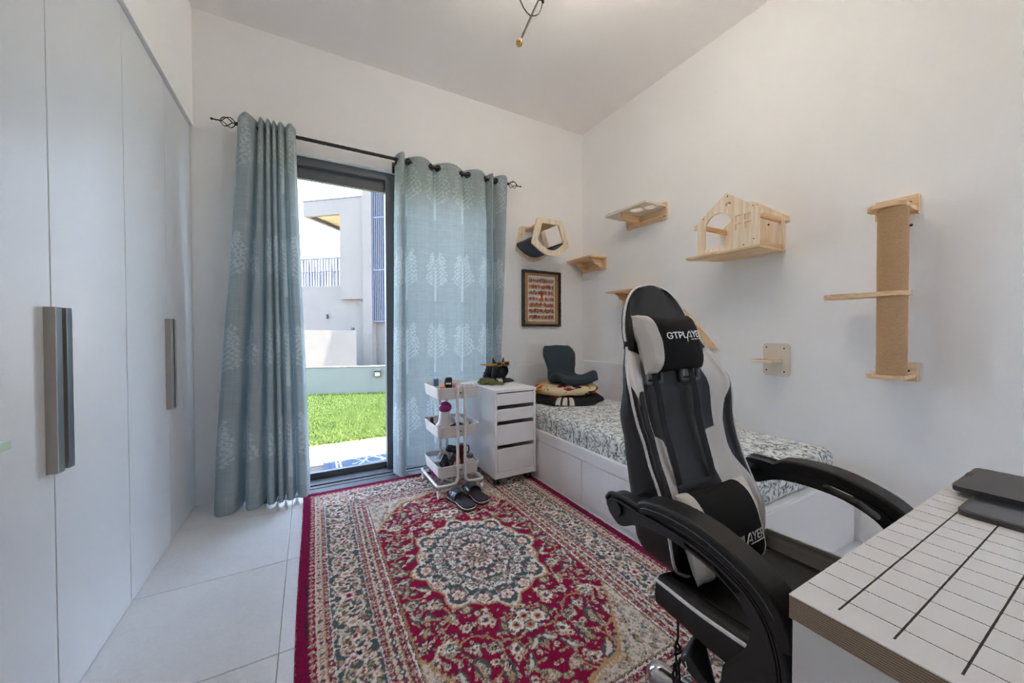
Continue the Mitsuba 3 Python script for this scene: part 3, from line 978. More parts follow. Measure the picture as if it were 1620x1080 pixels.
# shell: sides and back in black leather
loops = []
for z in zz:
    w = float(hw(z))
    f1, th = float(vfront(np.array(1.0), np.array(z))), float(thick(z))
    m = (0.022 + 0.03 * smoothstep(0.95, 0.8, z)) * smoothstep(ZB1, 1.10, z) * smoothstep(ZB0 - 0.02, 0.50, z) + 0.004
    right = [(w, f1), (w + 0.003, f1 - th * 0.35), (w + 0.002, f1 - th * 0.7), (w, f1 - th)]
    right += [(w - 0.35 * w * (1 - math.cos(t)), f1 - th - m * math.sin(t)) for t in np.linspace(0.25, PI / 2, 5)]
    back = [(0.65 * w * (1 - 2 * k), f1 - th - m) for k in np.linspace(0, 1, 9)[1:-1]]
    left = [(-a, b) for a, b in right[::-1]]
    loops.append([(a, b, z) for a, b in right + back + left])
L = np.array(loops)
shell = gridmesh(L)
def closing(k):
    """lid over the bottom or top of the shell, out to the front edge"""
    w, z = float(hw(zz[k])), float(zz[k])
    fr = np.array([(a * w, float(vfront(np.array(a), np.array(z))), z) for a in np.linspace(-1, 1, 15)])
    bk = np.array([(a * w, float(vedge(z)) - float(thick(z)) - 0.004, z) for a in np.linspace(-1, 1, 15)])
    return cmesh(gridmesh(np.stack([fr, bk])))


obj('back_shell', cat([cmesh(shell), closing(0), closing(-1)]), 'leather_black', chair, smooth=50)
cp = obj('backrest', front_patch(neg(cen), cen, ZB0, 1.0, 34), 'leather_black', chair, smooth=True)
obj('head_panel', front_patch(neg(one), one, 1.0, ZB1, 40), 'leather_black', cp, smooth=True)
for sgn in (-1, 1):
    f = (lambda g: g) if sgn > 0 else neg
    out_s = out if sgn > 0 else ip([ZB0, 0.585, 0.61, 0.62, 0.68, 0.71, 0.78, 0.84, 0.90, 0.92], [0.50, 0.50, 0.70, 0.80, 0.80, 0.78, 0.80, 0.85, 0.97, 1.0])
    lo, hi = (cen, out_s) if sgn > 0 else (neg(out_s), neg(cen))
    obj('side_panel', front_patch(lo, hi, ZB0, 0.9995, 18), 'leather_white', cp, smooth=True, label='white side panel')
    lo, hi = (out_s, one) if sgn > 0 else (neg(one), neg(out_s))
    obj('wing_panel', front_patch(lo, hi, 0.602 if sgn > 0 else ZB0, 0.919, 12), 'leather_black', cp, smooth=True)
    # black insert that breaks the white panel, and the seam beside it
    i0, i1 = ip([0.60, 0.757, 0.76, 0.88, 0.885], [0.76, 0.70, 0.69, 0.675, 0.72]), ip([0.60, 0.77, 0.80, 0.87, 0.885], [0.97, 0.86, 0.86, 0.88, 0.80])
    if sgn < 0:
        obj('insert', front_patch(neg(i1), neg(i0), 0.602, 0.885, 10, 0.0012), 'leather_black', cp, smooth=True)
zo = np.concatenate([zz])
edge_l = [(-hw(z), float(vfront(np.array(-1.0), np.array(z))) + 0.001, z) for z in zo]
edge_r = [(hw(z), float(vfront(np.array(1.0), np.array(z))) + 0.001, z) for z in zo[::-1]]
bot = [(x, float(vfront(np.array(x / 0.10), np.array(ZB0))) + 0.001, ZB0 - 0.001) for x in np.linspace(-0.09, 0.09, 9)][::-1]
obj('piping', tube(CW(np.array(edge_l + edge_r + bot)), 0.0037, 8, closed=True), 'piping_white', cp, label='white piping round the backrest')
# belt slots and belts
for u0, u1 in ((-0.095, -0.088), (0.068, 0.054)):
    zc = 0.932

    def on_front(u, z, lift):
        w = float(hw(z))
        return (u, float(vfront(np.array(u / w), np.array(z))) + lift, z)
    ring = sbox(u0 - 0.032, zc - 0.024, u0 + 0.032, zc + 0.026).buffer(0.006, quad_segs=4)
    pts = np.array(ring.exterior.coords)[:-1]
    pth = np.array([on_front(a, b, 0.006) for a, b in pts])
    bel = obj('belt_slot', tube(CW(pth), 0.0075, 8, closed=True), 'plastic_grey', chair, label='grey plastic belt slot')
    g = np.array([[on_front(u0 - 0.030 + 0.060 * i, zc - 0.020 + 0.044 * j, 0.0025) for j in range(2)] for i in range(2)])
    obj('slot_face', cmesh(gridmesh(g)), 'leather_white', bel, smooth=False)
    # belt
    B = []
    for t in np.linspace(0, 1, 26):
        z = 0.945 - 0.31 * t
        u = u0 + (u1 - u0) * t
        wv = 0.003 * math.sin(9 * t)
        B.append([on_front(u - 0.011, z, 0.010 + 0.018 * math.sin(PI * t) + wv), on_front(u + 0.011, z, 0.012 + 0.020 * math.sin(PI * t) + wv)])
    B = np.array(B)
    obj('belt', cat([cmesh(gridmesh(B)), cmesh(gridmesh(B + np.array([0, -0.0015, 0])))]), 'strap_black', chair, smooth=True, label='black belt')


def pillow(W, H, TH, place, parts, pinch=0.0, n=40, m=28, wr=0.0, seed=1):
    """cushion with (label, x0, x1, material) sections across; place maps local (x, y up, z out) to the room"""
    def surf(a, b, side):
        t = np.clip(1 - np.abs(a) ** 3.2, 0, 1) ** 0.5 * np.clip(1 - np.abs(b) ** 2.6, 0, 1) ** 0.55
        hgt = H / 2 * (1 - pinch * np.cos(np.clip(a, -1, 1) * PI / 2) ** 2 * (b > 0) * 1.0) * (1 - 0.10 * (1 - np.abs(a)) * (b < 0))
        wid = W / 2 * (1 - 0.05 * (1 - b * b))
        w = wr * (meshkit.noise(np.stack([a * 9 + seed, b * 3.0, 0 * a + seed], -1)) - 0.5) * smoothstep(0.5, 1, np.abs(a)) * 2
        x, y = a * wid, b * hgt
        z = side * TH / 2 * t + w * (t > 0.02)
        return place(np.stack([x, y, z], -1))
    ms = []
    for nm, a0, a1, mt in parts:
        a = np.linspace(a0, a1, max(6, int(n * (a1 - a0) / 2)))
        b = np.sin(np.linspace(-PI / 2, PI / 2, m))
        A, Bb = np.meshgrid(a, b, indexing='ij')
        f = gridmesh(surf(A, Bb, 1))
        k = gridmesh(surf(A, Bb, -1))
        k = trimesh.Trimesh(k.vertices, k.faces[:, ::-1], process=False)
        ms.append((nm, cat([f, k]), mt))
    return ms


# head pillow
HPZ = 1.017
tilt = math.atan2(0.215, 0.74)


def place_head(p, u0=-0.030, z0=HPZ, lift=0.046, roll=0.03):
    x, y, z = p[..., 0], p[..., 1], p[..., 2]
    xr, yr = x * math.cos(roll) - y * math.sin(roll), x * math.sin(roll) + y * math.cos(roll)
    v0 = float(vback(z0)) + lift
    return CW(np.stack([u0 + xr, v0 + z * math.cos(tilt) - yr * math.sin(tilt) - 1.6 * x * x, z0 + yr * math.cos(tilt) + z * math.sin(tilt)], -1))


hp = thing('headrest_pillow', 'black and white headrest pillow strapped to the top of the gaming chair', 'pillow')
for nm, mm, mt in pillow(0.241, 0.172, 0.095, place_head, [('end_panel', -1, -0.70, 'leather_white'), ('cushion', -0.70, 0.86, 'fabric_black'), ('end_panel', 0.86, 1, 'leather_white')], 0.14, wr=0.006):
    obj(nm, mm, mt, hp, smooth=True, label='white end panel' if mt == 'leather_white' else None)


def write_on(pl, text, h, x0, y0, width, zoff, shear=0.0, bend=None):
    t = meshkit.text_mesh(text, h, 0.0006, True)
    t = t.subdivide()
    v = np.array(t.vertices)
    v[:, 0] *= width / v[:, 0].max()
    v[:, 0] += shear * v[:, 1]
    P = np.stack([x0 + v[:, 0], y0 + v[:, 1], zoff(x0 + v[:, 0], y0 + v[:, 1]) + v[:, 2]], -1)
    return trimesh.Trimesh(pl(P), np.array(t.faces)[:, ::-1], process=False)


def bulge(W, H, TH, lift):
    def z(x, y):
        a, b = x / (W / 2), y / (H / 2)
        return TH / 2 * np.clip(1 - np.abs(a) ** 3.2, 0, 1) ** 0.5 * np.clip(1 - np.abs(b) ** 2.6, 0, 1) ** 0.55 + lift
    return z


def wordmark(pl, x0, y0, w, h, zf):
    """the maker's lettering as it stands on the pillows: GTPL, a long-legged A, YER and a rule below"""
    out = [write_on(pl, 'GTPL', h, x0, y0, w * 0.46, zf)]
    A = np.array([(0.46, -0.55), (0.475, 0.1), (0.52, 0.7), (0.57, 1.0), (0.595, 1.0), (0.60, 0.0)])
    tx = lambda q: np.array([(x0 + a * w, y0 + b * h, float(zf(np.array(x0 + a * w), np.array(y0 + b * h)))) for a, b in q])
    out.append(tube(pl(tx(A)), 0.0016, 6))
    out.append(tube(pl(tx(np.array([(0.52, 0.18), (0.60, 0.22)]))), 0.0014, 6))
    out.append(write_on(pl, 'YER', h, x0 + w * 0.62, y0 + 0.06 * h, w * 0.37, zf, 0.1))
    out.append(tube(pl(tx(np.array([(0.57, -0.28), (0.8, -0.24), (1.0, -0.20)]))), 0.0012, 6))
    return cat(out)


obj('lettering', wordmark(place_head, -0.070, 0.002, 0.146, 0.0185, bulge(0.235, 0.160, 0.095, 0.0025)), 'thread_white', hp, smooth=False, label='white embroidered lettering')
# strap from the pillow round the backrest
st = []
for t in np.linspace(0, 1, 12):
    a = -0.80 - 0.23 * t
    z = 1.010
    u = max(a, -1.03) * float(hw(z))
    v = float(vfront(np.array(max(a, -1.0)), np.array(z))) + 0.006
    st.append([(u, v, z - 0.010), (u, v, z + 0.012)])
for t in np.linspace(0.1, 1, 8):
    u = -1.03 * float(hw(1.010))
    st.append([(u, float(vfront(np.array(-1.0), np.array(1.01))) + 0.006 - 0.010 * t, 1.0), (u, float(vfront(np.array(-1.0), np.array(1.01))) + 0.006 - 0.010 * t, 1.022)])
obj('strap', cmesh(gridmesh(np.array(st))), 'strap_black', hp, smooth=False, label='black elastic strap')
tip = M3(hull([(0.088, 0.058, -0.004, 0.010), (0.112, 0.084, -0.012, 0.003), (0.108, 0.050, -0.012, 0.004)]))
obj('corner_tip', trimesh.Trimesh(place_head(np.array(tip.vertices)), np.array(tip.faces)[:, ::-1], process=False), 'leather_white', hp, smooth=60, label='white pointed corner')
obj('seam_tab', tube(place_head(np.array([(0.078, 0.068, 0.004), (0.096, 0.074, 0.0), (0.112, 0.088, -0.008)])), 0.0022, 6), 'strap_black', hp)

# lumbar pillow
def place_lum(p, u0=-0.040, z0=0.552, lift=0.075, roll=0.0):
    x, y, z = p[..., 0], p[..., 1], p[..., 2]
    tl = 0.30
    v0 = float(vback(z0)) + lift
    return CW(np.stack([u0 + x, v0 + z * math.cos(tl) - y * math.sin(tl), z0 + y * math.cos(tl) + z * math.sin(tl)], -1))


lp = thing('lumbar_pillow', 'black lumbar pillow with white ends on the gaming chair, above the seat', 'pillow')
for nm, mm, mt in pillow(0.272, 0.200, 0.115, place_lum, [('end_panel', -1, -0.74, 'leather_white'), ('cushion', -0.74, 0.64, 'fabric_black'), ('end_panel', 0.64, 1, 'leather_white')], 0.05, wr=0.007, seed=4):
    obj(nm, mm, mt, lp, smooth=True, label='white end panel' if mt == 'leather_white' else None)
obj('lettering', wordmark(place_lum, -0.066, -0.030, 0.140, 0.0185, bulge(0.290, 0.190, 0.115, 0.003)), 'thread_white', lp, smooth=False, label='white embroidered lettering')

# --- seat
nv_, prof = 26, []
V0, V1 = 0.066, 0.545
rows = []
for v in np.linspace(V0, V1, 40):
    k = (v - V0) / (V1 - V0)
    rise = 0.012 * smoothstep(0.1, 0.8, k)
    fr = smoothstep(1.0, 0.86, k)
    w = 0.240 + 0.008 * smoothstep(0, 0.3, k)
    zt, zi, zb = 0.459 + rise, 0.434 + rise * 0.5, 0.392 - 0.006 * k
    P = [(-w + 0.01, zb), (-w, zb + 0.012), (-w - 0.003, (zb + zt) / 2), (-w, zt - 0.004), (-w + 0.012, zt + 0.004), (-w + 0.030, zt + 0.004), (-w + 0.05, zt - 0.006), (-w + 0.068, zi)]
    P += [(x, zi + 0.006 * math.cos(x / 0.18 * PI / 2)) for x in np.linspace(-0.16, 0.16, 9)]
    P += [(-a, b) for a, b in P[:8][::-1]]
    P += [(x, zb) for x in np.linspace(w - 0.03, -w + 0.03, 6)]
    rows.append([(a, v, b if fr > 0.999 else zb + (b - zb) * (0.35 + 0.65 * fr ** 0.5)) for a, b in P])
S_ = np.array(rows)
seat = obj('seat', cmesh(gridmesh(S_, closed_v=True, cap=True)), 'leather_black', chair, smooth=55)
for sgn in (-1, 1):
    e_ = [(sgn * (0.240 + 0.008 * smoothstep(0, 0.3, k) + 0.001), V0 + (V1 - V0) * k, 0.459 + 0.012 * smoothstep(0.1, 0.8, k) - 0.002) for k in np.linspace(0, 0.9, 30)]
    e_ = [(sgn * 0.20, V0 - 0.003, 0.456)] + [(sgn * 0.228, V0 + 0.0, 0.457)] + e_
    obj('piping', tube(CW(np.array(e_)), 0.0040, 8), 'piping_white', seat, label='white piping along the seat edge')
    rl = [(sgn * 0.172, V0 + (V1 - V0) * k, 0.4385 + 0.006 * smoothstep(0.1, 0.8, k)) for k in np.linspace(0.02, 0.9, 20)]
    obj('seam', tube(CW(np.array(rl)), 0.002, 6), 'strap_black', seat)

# --- arms
def yz(pts):
    """points taken as (y, z) in the room -> (v, z)"""
    return np.array([(CYC - y, z) for y, z in pts])


pad_top = yz([(.592, .652), (.582, .661), (.562, .668), (.506, .674), (.44, .670), (.379, .653), (.332, .630), (.302, .598), (.285, .555)])
fr_top = yz([(.708, .610), (.695, .634), (.672, .643), (.633, .644), (.59, .642), (.53, .643), (.47, .640), (.424, .634), (.372, .618), (.339, .600), (.312, .570), (.298, .535), (.290, .495), (.292, .455), (.300, .42), (.310, .375)])
fr_bot = yz([(.393, .375), (.396, .415), (.390, .440), (.368, .470), (.352, .500), (.345, .532), (.350, .555), (.372, .576), (.405, .592), (.45, .604), (.516, .608), (.576, .603), (.615, .590), (.645, .574), (.668, .572), (.695, .588)])
outline = Polygon(np.vstack([catmull(fr_top, 5), catmull(fr_bot, 5)])).buffer(0)
holes = []
for (ya, za), (yb, zb_) in (((.470, .622), (.418, .612)), ((.404, .607), (.368, .588))):
    a, b = yz([(ya, za)])[0], yz([(yb, zb_)])[0]
    holes.append(LineString([a, b]).buffer(0.0085, quad_segs=6))
AO = 0.0125
for sgn in (-1, 1):
    arm = obj('armrest', cmesh(cat([slab(outline.difference(unary_union(holes)), 0, AO + sgn * 0.2675, AO + sgn * 0.3055),
                                    slab(outline.buffer(-0.006).difference(unary_union([h.buffer(0.004) for h in holes])), 0, AO + sgn * 0.2630, AO + sgn * 0.3100)])), 'plastic_black', chair, smooth=35)
    # ridges that follow the arm
    top = catmull(fr_top, 5)
    for off, r in ((0.0, 0.0055), (0.013, 0.004)):
        line = np.array([(v, z) for v, z in np.array(LineString(top).parallel_offset(off, 'right').coords)]) if off else top
        if off and abs(line[0][0] - top[0][0]) > 0.1:
            line = line[::-1]
        obj('ridge', tube(CW(np.array([(AO + sgn * (0.3065 if off == 0 else 0.3095), v, z) for v, z in line[2:-1]])), r, 8), 'plastic_black', arm)
    # pad: swept rounded section
    pth = catmull(pad_top, 6)
    n_ = len(pth)
    sc = np.minimum(1, np.minimum(np.linspace(0, n_ / 5, n_) + 0.28, np.linspace(n_ / 4, 0, n_) + 0.45)) ** 0.6
    pr = sbox(-0.023, -0.008, 0.023, 0.006).buffer(0.009, quad_segs=4)
    pr = np.array(pr.exterior.coords)[:-1]
    path3 = CW(np.array([(AO + sgn * 0.2830, v, z - 0.014) for v, z in pth]))
    pad = obj('arm_pad', sweep(path3, pr, up=(0, 0, 1), scale=np.stack([0.80 + 0.2 * sc, sc], 1)), 'leather_black', arm, smooth=45, label='padded leather arm pad')
    for off in (0.0, 0.006):
        stp = CW(np.array([(AO + sgn * (0.3150 - off * 0.25), v, z - 0.015 + off) for v, z in pth[6:-6]]))
        obj('stitching', tube(stp, 0.0011, 5), 'plastic_grey', pad)
    cxy = yz([(.667, .610)])[0]
    a0, a1 = (AO + sgn * 0.300, AO + sgn * 0.314)
    obj('hinge_cap', cat([cmesh(cyl((a0, cxy[0], cxy[1]), (a1, cxy[0], cxy[1]), 0.0195, 28))]), 'plastic_black', arm, label='round hinge cap')
    obj('hinge_arm', cmesh(cyl((sgn * 0.18, cxy[0], cxy[1]), (AO + sgn * 0.275, cxy[0], cxy[1]), 0.020, 18)), 'plastic_black', arm)
    obj('foot_bracket', cmesh(M3(hull([(AO + sgn * 0.289, 0.315, 0.378, 0.016), (AO + sgn * 0.28, 0.275, 0.378, 0.016), (sgn * 0.12, 0.30, 0.372, 0.014)]))), 'plastic_black', arm)

# --- under the seat: mechanism, column, star base
obj('seat_plate', cmesh(rbox(-0.17, 0.17, 0.08, 0.46, 0.365, 0.394, .01)), 'fabric_black', chair)
obj('mechanism', cmesh(rbox(-0.085, 0.085, 0.14, 0.40, 0.315, 0.366, .012)), 'plastic_black', chair)
obj('gas_column', cmesh(cat([cyl((0, 0.26, 0.06), (0, 0.26, 0.32), 0.014, 20), cyl((0, 0.26, 0.08), (0, 0.26, 0.24), 0.025, 24)])), 'black_metal', chair)
base = obj('star_base', cmesh(lathe([(0.0, 0.13), (0.035, 0.13), (0.046, 0.118), (0.046, 0.075), (0.03, 0.065), (0.0, 0.065)], 28, (0, 0.26, 0))), 'plastic_black', chair)
for k in range(5):
    a = math.radians(250 + 72 * k)
    dx, dv = math.cos(a), math.sin(a)
    L = 0.315
    e2 = (L * dx, 0.26 + L * dv)
    lg = obj('leg', cmesh(M3(hull([(0.03 * dx, 0.26 + 0.03 * dv, 0.098, 0.024), (0.25 * dx, 0.26 + 0.25 * dv, 0.080, 0.017)]))), 'plastic_black', base)
    obj('end_cap', cmesh(M3(hull([(0.245 * dx, 0.26 + 0.245 * dv, 0.084, 0.020), (e2[0], e2[1], 0.080, 0.034)], 24))), 'chrome', lg, smooth=60, label='rounded chrome end cap')
    cw = [cyl((e2[0] + s * 0.010 * -dv - 0.008 * s * -dv, e2[1] + s * 0.010 * dx - 0.008 * s * dx, 0.0365), (e2[0] + s * 0.026 * -dv, e2[1] + s * 0.026 * dx, 0.0365), 0.0235, 20) for s in (-1, 1)]
    obj('caster', cmesh(cat(cw + [cyl((e2[0], e2[1], 0.03), (e2[0], e2[1], 0.07), 0.007, 10)])), 'plastic_black', lg)
for (u_, v_, zt, ang, ln) in ((-0.175, 0.135, 0.345, -0.5, 0.115), (-0.20, 0.215, 0.315, -0.35, 0.10)):
    body = hull([(u_, v_, zt, 0.010), (u_ - 0.045, v_ + 0.010, zt - 0.030, 0.020), (u_ - 0.045, v_ + 0.055, zt - 0.052, 0.015)])
    lv_ = obj('lever', cmesh(M3(body)), 'plastic_black', chair, smooth=60, label='black paddle lever with white pictogram')
    obj('stem', cmesh(cyl((-0.06, v_ + 0.01, 0.345), (u_, v_, zt), 0.006, 10)), 'black_metal', lv_)
    pic = np.array([(u_ - 0.0645, v_ + 0.012 + 0.004 * (i % 2), zt - 0.024 - 0.009 * i) for i in range(4)])
    obj('pictogram', tube(CW(pic), 0.0016, 6), 'thread_white', lv_)

cb = catmull([(-0.163, 0.075, 0.372), (-0.165, 0.07, 0.33), (-0.164, 0.068, 0.285), (-0.172, 0.066, 0.262), (-0.150, 0.07, 0.250), (-0.166, 0.062, 0.240), (-0.175, 0.07, 0.258), (-0.158, 0.06, 0.268), (-0.150, 0.072, 0.235), (-0.172, 0.062, 0.215), (-0.160, 0.07, 0.19), (-0.150, 0.06, 0.165),
              (-0.164, 0.068, 0.150), (-0.172, 0.06, 0.19), (-0.158, 0.072, 0.235), (-0.150, 0.06, 0.20), (-0.158, 0.07, 0.150), (-0.164, 0.062, 0.120), (-0.170, 0.07, 0.165), (-0.160, 0.06, 0.232)], 8)
cab = obj('massage_cable', tube(CW(cb), 0.0028, 7), 'strap_black', chair, smooth=60, label='black cable hanging in a tied bundle')

# ================================================================== desk
def ply_fn(p, n, uv):
    s = dr.abs(mikit.mi.Float(p.z) * 390 - dr.floor(p.z * 390) - 0.5) * 2
    g = mikit.fbm(p.x * 40, p.y * 40, p.z * 300)
    return mikit.mix(mikit.mix((0.14, 0.095, 0.06), (0.20, 0.14, 0.09), g), (0.34, 0.26, 0.19), mikit.smoothstep(0.45, 0.75, s))


mat('plywood_edge', mikit.proc(ply_fn), 0.6)
mat('desk_white', '#dddcdc', 0.3, spec=0.5)
mat('groove_black', '#1f1c1b', 0.7)
desk = thing('desk', 'white desk with black grid lines and layered plywood edge', 'desk')
DX, DXR, DYF, DYB, DT = 0.494, 1.258, 0.2195, -0.62, 0.74
top = obj('top', box(DX, DXR, DYB, DYF, DT - 0.0012, DT), 'desk_white', desk, smooth=False)
obj('edge', box(DX + 0.0002, DXR - 0.0002, DYB, DYF - 0.0002, DT - 0.028, DT - 0.0011), 'plywood_edge', desk, smooth=False, label='striped plywood edge')
obj('side_panel', rbox(DX + 0.0015, DX + 0.02, DYB, DYF - 0.003, 0, DT - 0.028, .001), 'desk_white', desk, smooth=False)
obj('side_panel', rbox(DXR - 0.02, DXR - 0.0015, DYB, DYF - 0.003, 0, DT - 0.028, .001), 'desk_white', desk, smooth=False)
obj('back_panel', box(DX + 0.02, DXR - 0.02, DYB, DYB + 0.018, 0.25, DT - 0.028), 'desk_white', desk, smooth=False)
for k in range(12):
    y = 0.1795 - 0.0443 * k
    obj('line', box(DX + 0.019, DXR - 0.003, y - 0.0009, y + 0.0009, DT - 0.0005, DT + 0.00025), 'groove_black', top, smooth=False)
for k in range(18):
    x = 0.5375 + 0.0422 * k
    if x < DXR - 0.004:
        obj('line', box(x - 0.00045, x + 0.00045, DYB + 0.003, DYF - 0.0015, DT - 0.0005, DT + 0.0002), 'groove_black', top, smooth=False)
mat('tablet_grey', '#3a3a3b', 0.45)
mat('tablet_blue', '#2a2d36', 0.2, spec=0.6)
tb = thing('tablet', 'dark blue-black tablet lying on the white grid desk, partly under the grey one', 'tablet')
obj('body', vplate(0.955, 1.19, -0.15, 0.179, DT + 0.0003, DT + 0.0085, 0.014), 'tablet_grey', tb, smooth=40)
obj('screen', vplate(0.960, 1.185, -0.145, 0.174, DT + 0.0083, DT + 0.0090, 0.011), 'tablet_blue', tb, smooth=40)
tb2 = thing('tablet', 'matte dark grey tablet on top, nearest the far end of the desk', 'tablet')
obj('body', vplate(1.062, 1.245, -0.10, 0.206, DT + 0.0093, DT + 0.0185, 0.012), 'tablet_grey', tb2, smooth=40)
obj('clip', rbox(1.16, 1.185, 0.198, 0.2065, DT + 0.018, DT + 0.0195, .0005), 'plastic_black', tb2)

# ================================================================== bed
bed = thing('bed', 'white storage bed with drawers along the right wall', 'bed')
BX0, BX1, BY0, BY1 = 1.42, 2.385, 0.775, 2.845
obj('side_rail', rbox(BX0 - 0.004, BX0 + 0.022, BY0, BY1, 0.288, 0.357, .003), 'white_laminate', bed)
obj('ledge', rbox(BX0 + 0.0, BX1, BY0 + 0.002, BY1, 0.300, 0.340, .002), 'white_laminate', bed)
obj('plinth', box(BX0 + 0.012, BX1, BY0 + 0.02, BY1, 0.0, 0.032), 'white_laminate', bed, smooth=False)
obj('carcass', box(BX0 + 0.022, BX1 - 0.005, BY0 + 0.022, BY1 - 0.01, 0.03, 0.30), 'white_laminate', bed, smooth=False)
for a, b in ((1.722, 2.43), (1.012, 1.718), (0.80, 1.008)):
    obj('drawer', cbox(BX0 + 0.001, BX0 + 0.020, a, b, 0.036, 0.284, .0015), 'white_laminate', bed, smooth=False)
obj('drawer', cbox(BX0 + 0.001, BX0 + 0.020, 2.434, BY1, 0.036, 0.284, .0015), 'white_laminate', bed, smooth=False)
obj('footboard', rbox(BX0, BX1, BY0, BY0 + 0.02, 0.0, 0.328, .003), 'white_laminate', bed)
hb_poly = Polygon([(1.43, 0.28), (BX1, 0.28), (BX1, 0.762), (1.66, 0.762), (1.630, 0.752), (1.612, 0.725), (1.585, 0.60), (1.50, 0.52), (1.43, 0.50)]).buffer(-0.01).buffer(0.01, quad_segs=6)
obj('headboard', slab(hb_poly, 1, BY1 - 0.003, BY1 + 0.024), 'white_laminate', bed, smooth=25)
obj('back_panel', rbox(2.378, 2.402, 1.55, BY1, 0.28, 0.770, .004), 'white_laminate', bed)

# mattress in a printed cover: an outline profile swept over the bed
MX0, MX1, MY0, MY1, MZ0, MZ1 = 1.437, 2.255, 0.800, 2.815, 0.342, 0.478
PAISLEY = Canvas(0.32, 0.40, 0.0032, '#dedfdc')
pg = np.random.default_rng(21)


def wrap(cv, fn):
    for ox in (-cv.w, 0, cv.w):
        for oy in (-cv.h, 0, cv.h):
            fn(ox, oy)


def paisley(cv, x, y, L, ang, flip, ox, oy):
    c1, c2, c3 = '#676e6e', '#b9bfbc', '#868d8b'
    for k, (sc, col) in enumerate(((1.0, c1), (0.84, '#e3e4e1'), (0.66, c3), (0.50, '#d5d8d5'), (0.30, c1))):
        t = np.linspace(0, 1, 14)
        a = ang + flip * 2.6 * t ** 1.6
        st = L * sc / 13
        p = np.cumsum(np.stack([np.cos(a), np.sin(a)], 1) * st, 0)
        p = p - p[0] + np.array([x + ox, y + oy]) - np.array([math.cos(ang), math.sin(ang)]) * L * 0.05 * (1 - sc)
        cv.line(p, L * 0.27 * sc * (1 - t) ** 0.65 + 0.0008, col)
    for i in range(7):
        q_ = 2 * PI * i / 7
        cv.blob(x + ox + L * 0.37 * math.cos(q_), y + oy + L * 0.37 * math.sin(q_), L * 0.04, c1)


items = [(0.06, 0.08, .085, 0.6, 1), (0.20, 0.10, .075, 2.2, -1), (0.13, 0.21, .095, 1.2, -1), (0.28, 0.24, .08, 4.0, 1), (0.05, 0.30, .075, 5.2, 1), (0.20, 0.34, .085, 3.0, 1), (0.29, 0.02, .06, 1.0, -1), (0.12, 0.01, .05, 0.2, 1)]
for _ in range(190):
    x, y, r, a = pg.random() * .32, pg.random() * .40, 0.004 + 0.008 * pg.random() ** 2, pg.random() * 6
    col = ['#979d9b', '#6d7474', '#b0b5b2', '#838989'][int(pg.integers(4))]
    wrap(PAISLEY, lambda ox, oy: PAISLEY.blob(x + ox, y + oy, r, col, 5, 0.45, a))
for _ in range(130):
    x, y, a, L = pg.random() * .32, pg.random() * .40, pg.random() * 6, 0.02 + 0.04 * pg.random()
    col = ['#8a918f', '#666c6c', '#a5aba8'][int(pg.integers(3))]
    wrap(PAISLEY, lambda ox, oy: PAISLEY.leaf(x + ox, y + oy, L, a, col, 0.14, 1.8))
for it in items:
    wrap(PAISLEY, lambda ox, oy: paisley(PAISLEY, *it, ox, oy))
for _ in range(60):
    x, y, a = pg.random() * .32, pg.random() * .40, pg.random() * 6
    wrap(PAISLEY, lambda ox, oy: PAISLEY.leaf(x + ox, y + oy, 0.018, a, '#565c5d', 0.35, 0.8))


def paisley_at(a, b):
    i = np.floor((a % PAISLEY.w) / PAISLEY.w * (PAISLEY.nu - 1)).astype(int)
    j = np.floor((b % PAISLEY.h) / PAISLEY.h * (PAISLEY.nv - 1)).astype(int)
    return PAISLEY.c[i, j]


def loop_xy(inset, r, n):
    p = sbox(MX0 + inset + r, MY0 + inset + r, MX1 - inset - r, MY1 - inset - r).buffer(r, quad_segs=8).exterior
    return np.array([p.interpolate(t, True).coords[0] for t in np.linspace(0, 1, n, endpoint=False)])


NL = 1500
base_l = loop_xy(0.03, 0.03, NL)
per = np.linspace(0, 2 * (MX1 - MX0 + MY1 - MY0), NL, endpoint=False)
prof_ = [(0.012, MZ0), (0.002, MZ0 + 0.012)] + [(0.0, z) for z in np.linspace(MZ0 + 0.02, MZ1 - 0.045, 22)] + [(0.042 * (1 - math.cos(t)), MZ1 - 0.045 + 0.045 * math.sin(t)) for t in np.linspace(0.1, PI / 2, 14)]
rings, cols = [], []
ctr = np.array([(MX0 + MX1) / 2, (MY0 + MY1) / 2])
dirn = np.roll(base_l, -1, 0) - np.roll(base_l, 1, 0)
dirn = np.stack([-dirn[:, 1], dirn[:, 0]], 1)
dirn /= np.linalg.norm(dirn, axis=1, keepdims=True)
run = 0.0
for k, (ins, z) in enumerate(prof_):
    xy = base_l + dirn * (0.03 - ins)
    wrk = 0.003 * np.sin(per * 37) * np.sin(per * 11 + 1) * smoothstep(MZ1, MZ1 - 0.06, z)
    xy = xy + dirn * wrk[:, None]
    rings.append(np.column_stack([xy, np.full(NL, z)]))
    run += 0 if k == 0 else math.hypot(prof_[k][0] - prof_[k - 1][0], prof_[k][1] - prof_[k - 1][1])
    cols.append(paisley_at(per, np.full(NL, run)))
mcover_c = np.concatenate(cols)
mat('cover_print', VC, 0.85, spec=0.15)
bed_m = thing('mattress', 'mattress in a black and white paisley cover on the white bed', 'mattress')
obj('side', gridmesh(np.array(rings), closed_v=True), 'cover_print', bed_m, smooth=True, color=mcover_c)
gx_, gy_ = np.arange(MX0 + 0.041, MX1 - 0.040, 0.0042), np.arange(MY0 + 0.041, MY1 - 0.040, 0.0042)
GX, GY = np.meshgrid(gx_, gy_, indexing='ij')
wv = meshkit.noise(np.stack([GX * 5, GY * 5, 0 * GX], -1)) - 0.5
